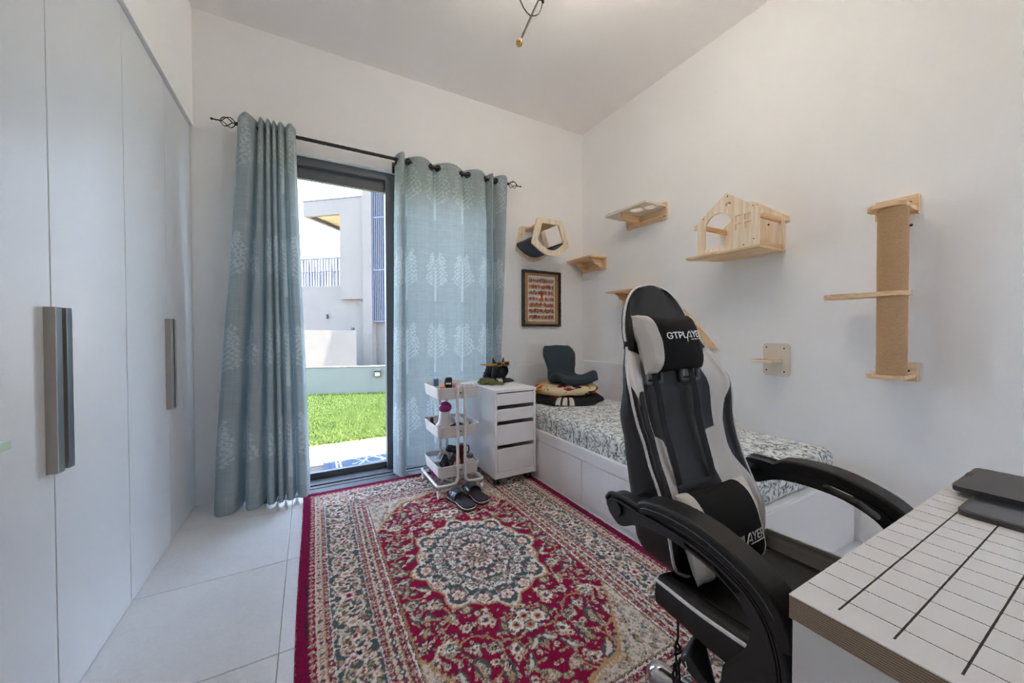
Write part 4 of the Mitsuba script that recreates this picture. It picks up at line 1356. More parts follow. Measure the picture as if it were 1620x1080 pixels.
edge_d = np.minimum.reduce([GX - gx_[0], gx_[-1] - GX, GY - gy_[0], gy_[-1] - GY])
GZ = MZ1 + 0.008 * smoothstep(0, 0.15, edge_d) + 0.004 * wv * smoothstep(0, 0.1, edge_d)
obj('cover', gridmesh(np.stack([GX, GY, GZ], -1)), 'cover_print', bed_m, smooth=True, color=paisley_at(GX + 0.05, GY + 0.1).reshape(-1, 3))

# ---- on the bed: folded blanket, round cushion, posture seat
BCX, BCY = 1.875, 2.46
mat('blanket_print', VC, 0.9, spec=0.1)
bl_n = 110
A_, R_ = np.meshgrid(np.linspace(0, 2 * PI, bl_n * 2 + 1), np.linspace(0, 1, 40), indexing='ij')
rad = 0.335 + 0.022 * np.sin(3 * A_ + 0.6) + 0.012 * np.sin(7 * A_)
prof_h = 0.052 * np.clip(1 - R_ ** 5, 0, 1) ** 0.5
left = smoothstep(2.0, 3.1, A_) * smoothstep(4.5, 3.6, A_)
fold = 0.016 * left * np.sin(A_ * 34) * R_ ** 2
Bp = np.stack([BCX + 0.012 + rad * R_ * np.cos(A_) * 1.0, BCY + rad * R_ * np.sin(A_) * 0.80, MZ1 + 0.0115 + prof_h * (1 + 0.12 * np.sin(2 * A_)) + np.abs(fold) + 0.006 * np.abs(fold)], -1)
bc = np.tile(CA('#26282b'), (*A_.shape, 1))
stripe = (np.abs(((A_ - 3.85) * 6.0) % 1.0 - 0.5) < 0.30) & (A_ > 3.80) & (A_ < 4.35) & (R_ > 0.72)
bc[stripe] = CA('#d7d3cb')
red = ((A_ < 0.30) | (A_ > 5.98)) & (R_ < 0.985) | ((A_ > 2.9) & (A_ < 3.9) & (R_ < 0.82))
bc[red] = CA('#c8262b')
obj('folded_blanket', cat([gridmesh(Bp)]), 'blanket_print', smooth=True, color=bc.reshape(-1, 3), label='folded black blanket with white stripes and red corners, lowest of the pile on the bed', category='blanket')

rc = np.random.default_rng(5)
CUSH = Canvas(2 * PI * 0.28, 0.36, 0.004, '#d9c6a0')
for _ in range(46):
    x, y, a = rc.random() * CUSH.w, rc.random() * 0.36, rc.random() * 6
    c1 = ['#c98a1d', '#8e1f26', '#8e1f26', '#c98a1d', '#3a2326'][int(rc.integers(5))]
    CUSH.blob(x, y, 0.040 + 0.035 * rc.random(), c1, 4, 0.35, a, 0.7)
    CUSH.blob(x, y, 0.012, '#3b2a28', 5, 0.4, a)
for _ in range(120):
    x, y, a = rc.random() * CUSH.w, rc.random() * 0.36, rc.random() * 6
    CUSH.leaf(x, y, 0.03, a, ['#3b2a2b', '#3d4c63', '#7a1c22', '#e6d6b4'][int(rc.integers(4))], 0.4, 1)
a_ = np.linspace(0, 2 * PI, CUSH.nu)
pr_ = np.linspace(0, PI, CUSH.nv)
PA, PB = np.meshgrid(a_, pr_, indexing='ij')
rr_ = 0.155 + 0.125 * np.sin(PB) ** 0.8
CZ = MZ1 + 0.0665
Pc = np.stack([BCX + rr_ * np.cos(PA), BCY + 0.005 + rr_ * np.sin(PA) * 0.82, CZ + 0.040 - 0.042 * np.cos(PB) + 0.004 * np.sin(6 * PA) * np.sin(PB)], -1)
cu = cat([gridmesh(Pc)])
nC = len(cu.vertices)
mat('cushion_print', VC, 0.85, spec=0.15)
topc = np.array([[BCX, BCY + 0.005, CZ + 0.078], [BCX, BCY + 0.005, CZ + 0.0]])
vs = np.vstack([cu.vertices, topc])
j1 = np.arange(CUSH.nu - 1)
fs = np.vstack([cu.faces, np.stack([j1 * CUSH.nv + CUSH.nv - 1, (j1 + 1) * CUSH.nv + CUSH.nv - 1, np.full(len(j1), nC)], 1), np.stack([(j1 + 1) * CUSH.nv, j1 * CUSH.nv, np.full(len(j1), nC + 1)], 1)])
obj('round_cushion', trimesh.Trimesh(vs, fs, process=False), 'cushion_print', smooth=True, color=np.vstack([CUSH.colors(), [CA('#d9c6a0')] * 2]), label='round cushion with mustard, red and cream print on the folded blanket', category='cushion')

mat('teal_fabric', '#2f3b42', 0.75, spec=0.25)
# posture seat: a shell of thick foam, made as a thickened curved sheet
ps_s = np.linspace(0, 1, 46)
ps_t = np.linspace(-1, 1, 41)
S1, T1 = np.meshgrid(ps_s, ps_t, indexing='ij')
key_s = [0.0, 0.10, 0.22, 0.36, 0.46, 0.56, 0.68, 0.82, 0.93, 1.0]
wid = np.interp(S1, key_s, [0.185, 0.215, 0.225, 0.205, 0.165, 0.145, 0.165, 0.185, 0.165, 0.12])
fwd = np.interp(S1, key_s, [0.36, 0.31, 0.23, 0.11, 0.035, 0.0, -0.025, -0.055, -0.085, -0.10])
hgt = np.interp(S1, key_s, [0.020, 0.030, 0.028, 0.026, 0.045, 0.10, 0.185, 0.265, 0.325, 0.352])
from scipy.ndimage import gaussian_filter1d
for arr in (wid, fwd, hgt):
    arr[:] = gaussian_filter1d(arr, 1.6, axis=0, mode='nearest')
seatness = smoothstep(0.5, 0.25, S1)
wing = np.abs(T1) ** 2.2
lift = wing * (0.085 * np.exp(-((S1 - 0.16) / 0.13) ** 2) + 0.0 * S1)
fold_in = wing * 0.045 * smoothstep(0.45, 0.65, S1)
PX = T1 * wid
PYf = fwd + fold_in
PZ = hgt + lift
Ptop = np.stack([PX, PYf, PZ], -1)
nrm = np.cross(np.gradient(Ptop, axis=1), np.gradient(Ptop, axis=0))
nrm /= np.linalg.norm(nrm, axis=-1, keepdims=True) + 1e-9
rim = np.clip(1 - np.maximum(np.abs(T1), np.abs(2 * S1 - 1) ** 3) ** 6, 0, 1) ** 0.5
th_ = 0.030 * rim + 0.004
if nrm[10, 20, 2] < 0:
    nrm = -nrm
up_, dn_ = Ptop + nrm * th_[..., None], Ptop - nrm * th_[..., None]
ring_i = [(i, 0) for i in range(46)] + [(45, j) for j in range(1, 41)] + [(i, 40) for i in range(44, -1, -1)] + [(0, j) for j in range(39, 0, -1)]
edge_m = gridmesh(np.stack([np.array([up_[i, j] for i, j in ring_i]), np.array([dn_[i, j] for i, j in ring_i])]), closed_v=True)
psm = cat([gridmesh(up_), trimesh.Trimesh(gridmesh(dn_).vertices, gridmesh(dn_).faces[:, ::-1], process=False), edge_m])
psm.merge_vertices()
# turned so that its front points to the right and towards the camera
psm = tf(psm, (1.905, 2.585, CZ + 0.084), rz=math.radians(180 - 4), s=0.87)
obj('posture_seat', psm, 'teal_fabric', smooth=70, label='dark teal moulded posture seat on top of the round cushion on the bed', category='seat cushion')

# ================================================================== drawer unit
du = thing('drawer_unit', 'white drawer unit on castors between the trolley and the bed', 'drawer unit')
ang_d = 0.0
DUO = (1.078, 2.190)


def dm(m):
    return tf(m, (DUO[0], DUO[1], 0), rz=ang_d)


DW, DD, DB, DT2 = 0.322, 0.53, 0.068, 0.664
obj('top', dm(rbox(-0.002, DW + 0.002, -0.002, DD, DT2 - 0.02, DT2, .0015)), 'white_laminate', du)
obj('body', dm(cat([rbox(0, 0.018, 0, DD, DB, DT2 - 0.02, .001), rbox(DW - 0.018, DW, 0, DD, DB, DT2 - 0.02, .001), box(0.018, DW - 0.018, DD - 0.01, DD - 0.002, DB, DT2 - 0.02), rbox(0.018, DW - 0.018, 0, DD - 0.01, DB, DB + 0.045, .001)])), 'white_laminate', du)
zt = DT2 - 0.027
for h_ in (0.079, 0.079, 0.134, 0.150):
    dr_ = obj('drawer', dm(cbox(0.0205, DW - 0.0205, 0.0, 0.016, zt - h_, zt, .0012)), 'white_laminate', du, smooth=False)
    obj('drawer_box', dm(cat([box(0.030, 0.042, 0.0165, DD - 0.04, zt - h_ + 0.006, zt - 0.025), box(DW - 0.042, DW - 0.030, 0.0165, DD - 0.04, zt - h_ + 0.006, zt - 0.025), box(0.042, DW - 0.042, 0.0165, DD - 0.04, zt - h_ + 0.006, zt - h_ + 0.012), box(0.042, DW - 0.042, DD - 0.052, DD - 0.04, zt - h_ + 0.012, zt - 0.025)])), 'white_laminate', dr_, smooth=False)
    zt -= h_ + 0.027
for x in (0.035, DW - 0.035):
    for y in (0.05, DD - 0.05):
        obj('castor', dm(cat([cyl((x - 0.018, y, 0.033), (x - 0.004, y, 0.033), 0.0215, 18), cyl((x + 0.004, y, 0.033), (x + 0.018, y, 0.033), 0.0215, 18), rbox(x - 0.02, x + 0.02, y - 0.014, y + 0.02, 0.045, 0.068, .004)])), 'plastic_black', du)

# ================================================================== trolley
mat('trolley_white', '#dedad7', 0.4, spec=0.5)
tr = thing('trolley', 'white metal three-tier trolley on castors in front of the right curtain', 'trolley')
TX_0, TX_1, TY_0, TY_1 = 0.703, 0.985, 2.222, 2.565
for zr in (0.202, 0.452, 0.697):
    rim_ = sbox(TX_0 + .035, TY_0 + .035, TX_1 - .035, TY_1 - .035).buffer(0.035, quad_segs=8)
    low_ = sbox(TX_0 + .040, TY_0 + .040, TX_1 - .040, TY_1 - .040).buffer(0.033, quad_segs=8)
    n_ = 64
    P1 = np.array([rim_.exterior.interpolate(t, True).coords[0] for t in np.linspace(0, 1, n_, endpoint=False)])
    P0 = np.array([low_.exterior.interpolate(t, True).coords[0] for t in np.linspace(0, 1, n_, endpoint=False)])
    c_ = P0.mean(0)
    R_l = [np.column_stack([P1, np.full(n_, zr)]), np.column_stack([P0, np.full(n_, zr - 0.068)]), np.column_stack([(P0 - c_) * 0.975 + c_, np.full(n_, zr - 0.073)]), np.column_stack([(P0 - c_) * 0.02 + c_, np.full(n_, zr - 0.073)])]
    wall_ = gridmesh(np.array(R_l), closed_v=True)
    tray = obj('tray', wall_, 'trolley_white', tr, smooth=40)
    obj('rim', tube(np.column_stack([P1, np.full(n_, zr)]), 0.0032, 8, closed=True), 'trolley_white', tray)
    for x, s_ in ((0.8505, 1),):
        obj('bolt', cat([cyl((0.8505, TY_0 - 0.004, zr - 0.035), (0.8505, TY_0 + 0.003, zr - 0.035), 0.0042, 12)]), 'black_metal', tray)
for ysd, sg in ((TY_0 - 0.008, 1), (TY_1 + 0.008, -1)):
    for x, sx in ((0.826, -1), (0.876, 1)):
        xo = TX_0 - 0.012 if sx < 0 else TX_1 + 0.014
        yb = ysd
        pp = np.array([(x, yb, 0.708), (x, yb, 0.45), (x, yb, 0.14), (x + sx * 0.004, yb, 0.112), (x + sx * 0.022, yb - sg * 0.004, 0.094), (x + sx * 0.06, yb - sg * 0.008, 0.090), (xo - sx * 0.03, yb - sg * 0.010, 0.090), (xo - sx * 0.006, yb - sg * 0.002, 0.090), (xo, yb + sg * 0.03, 0.090), (xo, (TY_0 + TY_1) / 2, 0.090)])
        sm = np.vstack([pp[:3], catmull(pp[2:], 5)[1:]])
        obj('post', tube(sm, 0.0092, 10), 'trolley_white', tr, smooth=60)
mat('castor_white', '#d6d3cf', 0.45)
for x in (TX_0 + 0.0, TX_1 + 0.004):
    for y in (TY_0 - 0.006, TY_1 + 0.006):
        cs = obj('castor', cat([cyl((x - 0.008, y + 0.006, 0.0365), (x + 0.008, y + 0.006, 0.0365), 0.0245, 20), rbox(x - 0.011, x + 0.011, y - 0.008, y + 0.012, 0.036, 0.063, .004)]), 'castor_white', tr)
        obj('stem', cyl((x, y, 0.06), (x, y, 0.086), 0.006, 10), 'chrome', cs)

# ---- on the trolley
mat('blue_cap', '#4b6f90', 0.35)
mat('pale_bottle', '#c9ced4', 0.25, spec=0.6)
mat('orange', '#d4681c', 0.4)
mat('pink', '#dca0a8', 0.45)
mat('cardboard', '#8a5a3c', 0.9)
mat('dryer_white', '#d9d5d6', 0.3, spec=0.5)
mat('magenta', '#8c1266', 0.3, spec=0.6)
mat('burgundy', '#4a121c', 0.35, spec=0.5)
mat('gloss_black', '#0f1011', 0.12, spec=0.6)
mat('copper', '#9a5f42', 0.35)
mat('purple', '#7a5fa0', 0.4)
Z1, Z2, Z3 = 0.697 - 0.072, 0.452 - 0.072, 0.202 - 0.072
t_ = thing('bottle', 'clear bottle with blue cap at the left of the top trolley tray', 'bottle')
obj('body', lathe([(0, 0), (.024, 0), (.026, .004), (.026, .055), (.020, .068), (.016, .075), (0, .075)], 24, (0.735, 2.375, Z1)), 'pale_bottle', t_, smooth=40)
obj('cap', lathe([(0, .074), (.019, .074), (.018, .115), (.016, .119), (0, .119)], 24, (0.735, 2.375, Z1)), 'blue_cap', t_, smooth=40)
t_ = thing('jar', 'small jar with orange lid in the top trolley tray', 'jar')
obj('body', lathe([(0, 0), (.018, 0), (.018, .056), (0, .056)], 22, (0.752, 2.285, Z1)), 'pale_bottle', t_, smooth=40)
obj('lid', lathe([(0, .056), (.0185, .056), (.0185, .075), (.017, .077), (0, .077)], 22, (0.752, 2.285, Z1)), 'orange', t_, smooth=40)
t_ = thing('deodorant', 'black spray can with white label in the top trolley tray', 'deodorant can')
obj('body', lathe([(0, 0), (.024, 0), (.0245, .004), (.0245, .118), (.022, .126), (.018, .130), (0, .130)], 26, (0.805, 2.325, Z1)), 'gloss_black', t_, smooth=40)
obj('label', lathe([(.0247, .045), (.0247, .092)], 26, (0.805, 2.325, Z1)), 'fabric_black', t_)
a2 = np.linspace(-2.6, -1.2, 12)
obj('print', gridmesh(np.array([[(0.805 + .0249 * math.cos(a), 2.325 + .0249 * math.sin(a), Z1 + z) for z in (.086, .097)] for a in a2])), 'thread_white', t_)
for x, y, r, h_, lb in ((0.862, 2.375, .017, .088, 'small pink tube behind the black spray can'), (0.868, 2.295, .019, .074, 'pink jar beside the white roll in the top trolley tray')):
    obj('cosmetic', lathe([(0, 0), (r, 0), (r, h_ - .012), (r * .8, h_ - .002), (0, h_)], 20, (x, y, Z1)), 'pink', smooth=40, label=lb, category='cosmetic')
t_ = thing('paper_roll', 'white roll with brown core in the corner of the top trolley tray', 'roll')
obj('roll', lathe([(.016, .040), (.046, .040), (.047, .045), (.047, .082), (.046, .086), (.016, .086)], 32, (0.925, 2.30, Z1)), 'trolley_white', t_, smooth=40)
obj('core', lathe([(.0165, .040), (.0165, .0855), (.014, .0855), (.014, .040)], 24, (0.925, 2.30, Z1)), 'cardboard', t_, smooth=40)
# middle tray
t_ = thing('hair_remover', 'white hand appliance with magenta round head in the middle trolley tray', 'appliance')
hx, hy = 0.778, 2.335
obj('body', smoothed(hull([(hx - .02, hy, Z2 + .045, .044), (hx + .025, hy - .01, Z2 + .042, .040)]) + hull([(hx, hy, Z2 + .05, .046), (hx + .003, hy, Z2 + .145, .034)]), 0.01, 4), 'dryer_white', t_, smooth=True)
obj('head', ell((hx + .005, hy - .004, Z2 + .178), (.043, .042, .037)), 'magenta', t_, smooth=True)
obj('button', cyl((hx + .002, hy - .062, Z2 + .045), (hx + .002, hy - .040, Z2 + .047), .012, 20), 'purple', t_)
obj('button_ring', tube(np.array([(hx + .002 + .013 * math.cos(a), hy - .062, Z2 + .045 + .013 * math.sin(a)) for a in np.linspace(0, 2 * PI, 20)[:-1]]), .002, 6, closed=True), 'gloss_black', t_)
obj('hair_clip', M3(hull([(.805, 2.270, Z2 + .052, .016), (.845, 2.264, Z2 + .068, .020), (.885, 2.264, Z2 + .052, .018)])), 'plastic_black', smooth=40, label='black hair clip in front of the white appliance in the middle tray', category='hair clip')
obj('lipstick', lathe([(0, 0), (.012, 0), (.012, .06), (.011, .085), (0, .087)], 18, (0.738, 2.48, Z2)), 'burgundy', smooth=40, label='dark red tube at the far left of the middle trolley tray', category='cosmetic')
obj('comb', rbox(.722, .742, 2.27, 2.45, Z2 + .02, Z2 + .06, .003), 'burgundy', label='long dark red comb leaning along the left of the middle tray', category='comb')
obj('storage_box', cat([rbox(.88, .966, 2.36, 2.54, Z2 + .001, Z2 + .062, .006)]), 'pale_bottle', label='pale translucent box at the right of the middle trolley tray', category='box')
obj('spray_bottle', lathe([(0, 0), (.022, 0), (.022, .07), (.012, .085), (.010, .11), (0, .112)], 20, (0.865, 2.44, Z2)), 'pale_bottle', smooth=40, label='pale bottle standing behind the trolley posts in the middle tray', category='bottle')
# bottom tray
obj('wipes_pack', rbox(.722, .80, 2.40, 2.545, Z3 + .001, Z3 + .052, .012), 'pale_bottle', label='pale wipes packet at the far left of the bottom trolley tray', category='packet')
bag = hull([(.79, 2.46, Z3 + .033, .03), (.84, 2.45, Z3 + .033, .03), (.80, 2.44, Z3 + .135, .006), (.835, 2.44, Z3 + .10, .014)])
bm_ = smoothed(bag, 0.008, 2)
bm_.vertices += 0.007 * (meshkit.noise(np.array(bm_.vertices) * 70)[:, None] - 0.5)
scene['clear_plastic'] = {'type': 'blendbsdf', 'weight': 0.45, 'a': {'type': 'thindielectric', 'int_ior': 1.3}, 'b': {'type': 'twosided', 'bsdf': {'type': 'roughplastic', 'diffuse_reflectance': rgb('#b9bdbf'), 'alpha': 0.15}}}
obj('plastic_bag', bm_, 'clear_plastic', smooth=False, label='crumpled clear plastic bag in the bottom trolley tray', category='bag')
for i, (x, y, a, lb) in enumerate(((0.775, 2.30, 0.5, 'glossy black sunglasses case leaning at the front left of the bottom tray'), (0.815, 2.29, -0.3, 'glossy black hair brush in the middle of the bottom tray'))):
    m_ = smoothed(hull([(0, 0, .02, .018), (.02, .03, .095, .020), (-.02, .02, .07, .016)]) + hull([(.0, .0, .02, .017), (.03, -.02, .03, .015)]), 0.006, 4)
    obj(['glasses_case', 'hair_brush'][i], tf(m_, (x, y, Z3 + .003), rz=a), 'gloss_black', smooth=True, label=lb, category=['case', 'brush'][i])
obj('compact', tf(lathe([(0, 0), (.026, 0), (.028, .006), (.026, .014), (0, .015)], 24), (.838, 2.262, Z3 + .055), rx=1.1, rz=.4), 'copper', smooth=40, label='copper compact tilted beside the front trolley post', category='compact')
obj('tan_bottle', lathe([(0, 0), (.02, 0), (.021, .07), (.013, .095), (0, .1)], 20, (0.856, 2.30, Z3)), 'orange', smooth=40, label='tan bottle between the trolley posts in the bottom tray', category='bottle')
mz = [(0, 0, 0)]
hd = smoothed(hull([(.845, 2.43, Z3 + .118, .026), (.905, 2.43, Z3 + .105, .022)]) + hull([(.885, 2.43, Z3 + .10, .017), (.882, 2.43, Z3 + .02, .014)]), 0.008, 4)
obj('hair_dryer', hd, 'plastic_black', smooth=True, label='black hair dryer standing at the back of the bottom trolley tray', category='hair dryer')
t_ = thing('flask', 'dark red flask with handle in the bottom trolley tray', 'flask')
obj('body', lathe([(0, 0), (.030, 0), (.032, .005), (.032, .135), (.029, .146), (0, .148)], 28, (0.925, 2.40, Z3)), 'burgundy', t_, smooth=40)
obj('handle', tube(catmull([(.955, 2.395, Z3 + .135), (.972, 2.39, Z3 + .125), (.972, 2.39, Z3 + .09), (.955, 2.395, Z3 + .08)], 6), .005, 8), 'burgundy', t_)
t_ = thing('bottle', 'white bottle with grey lid at the right corner of the bottom tray', 'bottle')
obj('body', lathe([(0, 0), (.028, 0), (.03, .006), (.03, .065), (.020, .083), (.020, .086), (0, .086)], 26, (0.938, 2.285, Z3)), 'dryer_white', t_, smooth=40)
obj('cap', lathe([(0, .086), (.023, .086), (.025, .092), (.024, .103), (.016, .108), (0, .108)], 26, (0.938, 2.285, Z3)), 'plastic_grey', t_, smooth=40)
mat('paper_print', '#d8c9d8', 0.7)
obj('leaflet', cat([box(.715, .80, 2.36, 2.50, 0.1000, 0.1015)]), 'magenta', label='magenta and white leaflet tucked under the bottom trolley tray', category='leaflet', smooth=False)

# ================================================================== slippers
mat('rubber_plum', '#332b36', 0.7)
mat('strap_gloss', '#3d4449', 0.22, spec=0.6)
mat('sole_white', '#ded6cc', 0.6)


def slipper(x, y, rz, label):
    t = thing('slipper', label, 'slipper', 'pair of flip-flops on the rug')
    key = [(0.0, -0.135), (0.036, -0.120), (0.042, -0.06), (0.036, -0.01), (0.043, 0.055), (0.046, 0.095), (0.030, 0.132), (0.0, 0.142), (-0.028, 0.130), (-0.044, 0.09), (-0.042, 0.045), (-0.036, -0.01), (-0.042, -0.06), (-0.036, -0.120)]
    ol = Polygon(catmull(key, 6, closed=True))
    put = lambda m: tf(m, (x, y, 0.0125), rz=rz)
    obj('sole', put(slab(ol, 2, 0.0, 0.014)), 'rubber_plum', t, smooth=30)
    obj('midsole', put(slab(ol.buffer(0.0012), 2, 0.014, 0.020)), 'sole_white', t, smooth=30, label='white stripe round the sole')
    obj('footbed', put(slab(ol.buffer(-0.001), 2, 0.020, 0.030)), 'rubber_plum', t, smooth=30)
    rows = []
    for k in np.linspace(0, 1, 9):
        yy = -0.005 + 0.072 * k
        w = 0.046 - 0.003 * abs(k - 0.5)
        hh = 0.044 + 0.006 * math.sin(PI * k)
        rows.append([(w * math.cos(a), yy + 0.012 * math.sin(a) - 0.0, 0.022 + hh * math.sin(a) ** 0.8) for a in np.linspace(0.0, PI, 24)])
    R2 = np.array(rows)
    obj('strap', put(cat([gridmesh(R2), gridmesh(R2 * np.array([0.95, 1, 0.95]) + np.array([0, 0, 0.0005]))])), 'strap_gloss', t, smooth=True, label='shiny grey band over the foot')


slipper(0.800, 2.105, math.radians(8), 'dark plum flip-flop with a white sole line, nearer the camera')
slipper(0.912, 2.145, math.radians(4), 'dark plum flip-flop partly behind the other, beside the trolley castor')

# ================================================================== figurine on the drawer unit
mat('figurine_black', '#17181a', 0.4, spec=0.5)
mat('gold', '#c08a3e', 0.25, metal=1.0)
mat('croc_green', '#5d6335', 0.55)
mat('croc_dark', '#2c3120', 0.6)
fx, fy, fz = 1.255, 2.50, DT2 + 0.0005
fig = thing('bulldog_figurine', 'black bulldog figurine with open mouth and gold glasses on the drawer unit', 'figurine')
body = hull([(fx - .035, fy + .085, fz + .045, .045), (fx - .03, fy + .05, fz + .10, .040)]) + hull([(fx - .03, fy + .05, fz + .10, .045), (fx, fy, fz + .11, .040)]) + hull([(fx - .055, fy + .06, fz + .022, .022), (fx - .06, fy + .02, fz + .018, .018)])
body += hull([(fx - .035, fy - .005, fz + .07, .020), (fx - .040, fy - .03, fz + .014, .014)]) + hull([(fx + .045, fy + .0, fz + .07, .020), (fx + .052, fy - .02, fz + .014, .014)])
head_ = Manifold.sphere(0.064, 40).scale((1.02, 0.95, 0.98)).translate((fx + .003, fy - .035, fz + .100))
cav = Manifold.sphere(0.050, 40).scale((1.02, 1.2, 0.92)).translate((fx + .008, fy - .088, fz + .095))
fm = smoothed((body + head_) - cav, 0.006, 3)
obj('body', fm, 'figurine_black', fig, smooth=50)
for s in (-1, 1):
    ear = M3(hull([(fx + s * .036, fy - .02, fz + .150, .014), (fx + s * .044, fy - .012, fz + .190, .004)]))
    obj('ear', ear, 'figurine_black', fig, smooth=60)
    lens = np.array([(fx + .004 + s * .030 + .022 * (abs(math.cos(a)) ** .5) * np.sign(math.cos(a)), fy - .093 + .010 * abs(s) , fz + .152 + .0145 * (abs(math.sin(a)) ** .5) * np.sign(math.sin(a))) for a in np.linspace(0.05, 2 * PI + .05, 25)[:-1]])
    gl = obj('glasses_frame', tube(lens, 0.0034, 7, closed=True), 'gold', fig, label='gold glasses frame')
    obj('lens', trimesh.Trimesh(np.vstack([lens, lens.mean(0)]), np.array([(i, (i + 1) % 24, 24) for i in range(24)]), process=False), 'gloss_black', gl, smooth=False)
obj('glasses_bridge', tube(np.array([(fx - .006, fy - .085, fz + .157), (fx + .004, fy - .087, fz + .160), (fx + .014, fy - .085, fz + .157)]), .0036, 7), 'gold', fig)
obj('glasses_arm', cat([M3(hull([(fx - .05, fy - .07, fz + .148, .006), (fx - .152, fy - .02, fz + .150, .002), (fx - .09, fy - .05, fz + .142, .008)]))]), 'gold', fig, smooth=50, label='long gold-brown arm of the glasses')


def crocodile(label, x, y, rz, sc, mt):
    t = thing('crocodile_figurine', label, 'figurine')
    pts = [(-.10, .035, .012, .010), (-.075, .012, .020, .019), (-.035, 0, .026, .025), (.01, -.002, .025, .023), (.04, 0, .020, .017), (.075, .002, .014, .011), (.098, .003, .011, .009)]
    m = Manifold.batch_boolean([hull([a, b]) for a, b in zip(pts[:-1], pts[1:])], __import__('manifold3d').OpType.Add)
    for lx, ly in ((-.05, .03), (-.05, -.03), (.015, .028), (.015, -.03)):
        m += hull([(lx, ly * .6, .018, .009), (lx + .012, ly * 1.2, .007, .006)])
    m = smoothed(m, 0.005, 3)
    obj('body', tf(m, (x, y, fz), rz=rz, s=sc), mt, t, smooth=50)
    for i in range(9):
        px = -.075 + .012 * i
        for sy in (-.008, .008):
            sp = trimesh.creation.cone(.0048, .016, sections=6)
            obj('spike', tf(sp, (x + sc * (px * math.cos(rz) - sy * math.sin(rz)), y + sc * (px * math.sin(rz) + sy * math.cos(rz)), fz + sc * (.044 - .0022 * abs(i - 4))), s=sc), mt, t, smooth=False)
    for sy in (-.010, .010):
        obj('eye', tf(ell((0, 0, 0), (.006, .006, .006), 8), (x + sc * (.050 * math.cos(rz) - sy * math.sin(rz)), y + sc * (.050 * math.sin(rz) + sy * math.cos(rz)), fz + sc * .034)), 'croc_dark', t, smooth=True)


crocodile('olive green crocodile figurine at the left front of the bulldog figurine', 1.165, 2.44, math.radians(-42), 1.0, 'croc_green')
crocodile('small dark green crocodile figurine at the right of the bulldog figurine', 1.335, 2.50, math.radians(-150), 0.62, 'croc_dark')

# ================================================================== wall-mounted cat furniture
def wood_proc(c1, c2, axis):
    def fn(p, n, uv):
        a, b, c = [(p.x, p.y, p.z), (p.y, p.x, p.z), (p.z, p.x, p.y)][axis]
        w = mikit.fbm(a * 2.0, b * 9.0, c * 9.0)
        r = mikit.fbm(a * 3.5, (b + 0.03 * w) * 70, (c + 0.03 * w) * 70)
        st = mikit.cell_rand(dr.floor(b * 15 + 0.3), dr.floor(c * 15 + 0.3), 4)
        return mikit.mix(c1, c2, dr.clip(0.75 * mikit.smoothstep(0.3, 0.7, r) + 0.35 * st - 0.1, 0, 1))
    return mikit.proc(fn)


mat('pine_upright', wood_proc(C('#eedfca'), C('#dcc2a0'), 2), 0.55, spec=0.35)
mat('pine_along', wood_proc(C('#e6cba8'), C('#cfa97c'), 1), 0.55, spec=0.35)
mat('pine_across', wood_proc(C('#e3c59e'), C('#cba272'), 0), 0.55, spec=0.35)
mat('birch_pale', '#ddd2c2', 0.55, spec=0.35)
mat('screw_dark', '#3a322b', 0.5, metal=0.6)
mat('felt_grey', '#4a4d52', 0.95, spec=0.1)
mat('sisal', '#b8966f', 0.9, spec=0.15)
W = XR


def xplate(poly, x0, x1):
    """a board facing the room from the right wall; polygon in (y, z)"""
    return slab(poly, 0, x0, x1)


def screws(t, spots, x, r=0.0045):
    for y, z in spots:
        obj('screw', cyl((x - 0.0015, y, z), (x + 0.002, y, z), r, 10), 'screw_dark', t)


# perch with two bowl holes
pc = thing('cat_shelf', 'plywood cat shelf with two round bowl holes, highest on the right wall', 'cat shelf')
pl = sbox(1.892, 1.911, 2.296, 2.040).buffer(-0.012).buffer(0.012, quad_segs=5)
obj('wall_plate', xplate(pl, W - 0.016, W), 'pine_along', pc, smooth=25)
sh = sbox(2.160, 1.888, W - 0.016, 2.318).buffer(-0.01).buffer(0.01, quad_segs=5)
hole1, hole2 = Point(2.245, 1.990).buffer(0.052, quad_segs=12), Point(2.335, 1.985).buffer(0.047, quad_segs=12)
hole1, hole2 = Point(2.252, 2.055).buffer(0.050, quad_segs=12), Point(2.290, 1.955).buffer(0.046, quad_segs=12)
obj('shelf_board', slab(sh.difference(hole1).difference(hole2), 2, 1.996, 2.012), 'birch_pale', pc, smooth=25, label='pale shelf board with two round holes')
br = Polygon([(W - 0.016, 1.915), (W - 0.016, 1.996), (2.190, 1.996)] + [(2.190 + 0.06 * (1 - math.cos(t)), 1.996 - 0.055 * math.sin(t)) for t in np.linspace(0.15, PI / 2, 8)])
obj('bracket', slab(br, 1, 2.150, 2.166), 'pine_across', pc, smooth=25)
obj('rim', tube(np.array([(2.165, y, 2.013) for y in (2.14, 2.31)]), 0.0022, 6), 'screw_dark', pc)
screws(pc, [(1.912, 2.022), (1.912, 1.932), (2.276, 1.935)], W - 0.016)


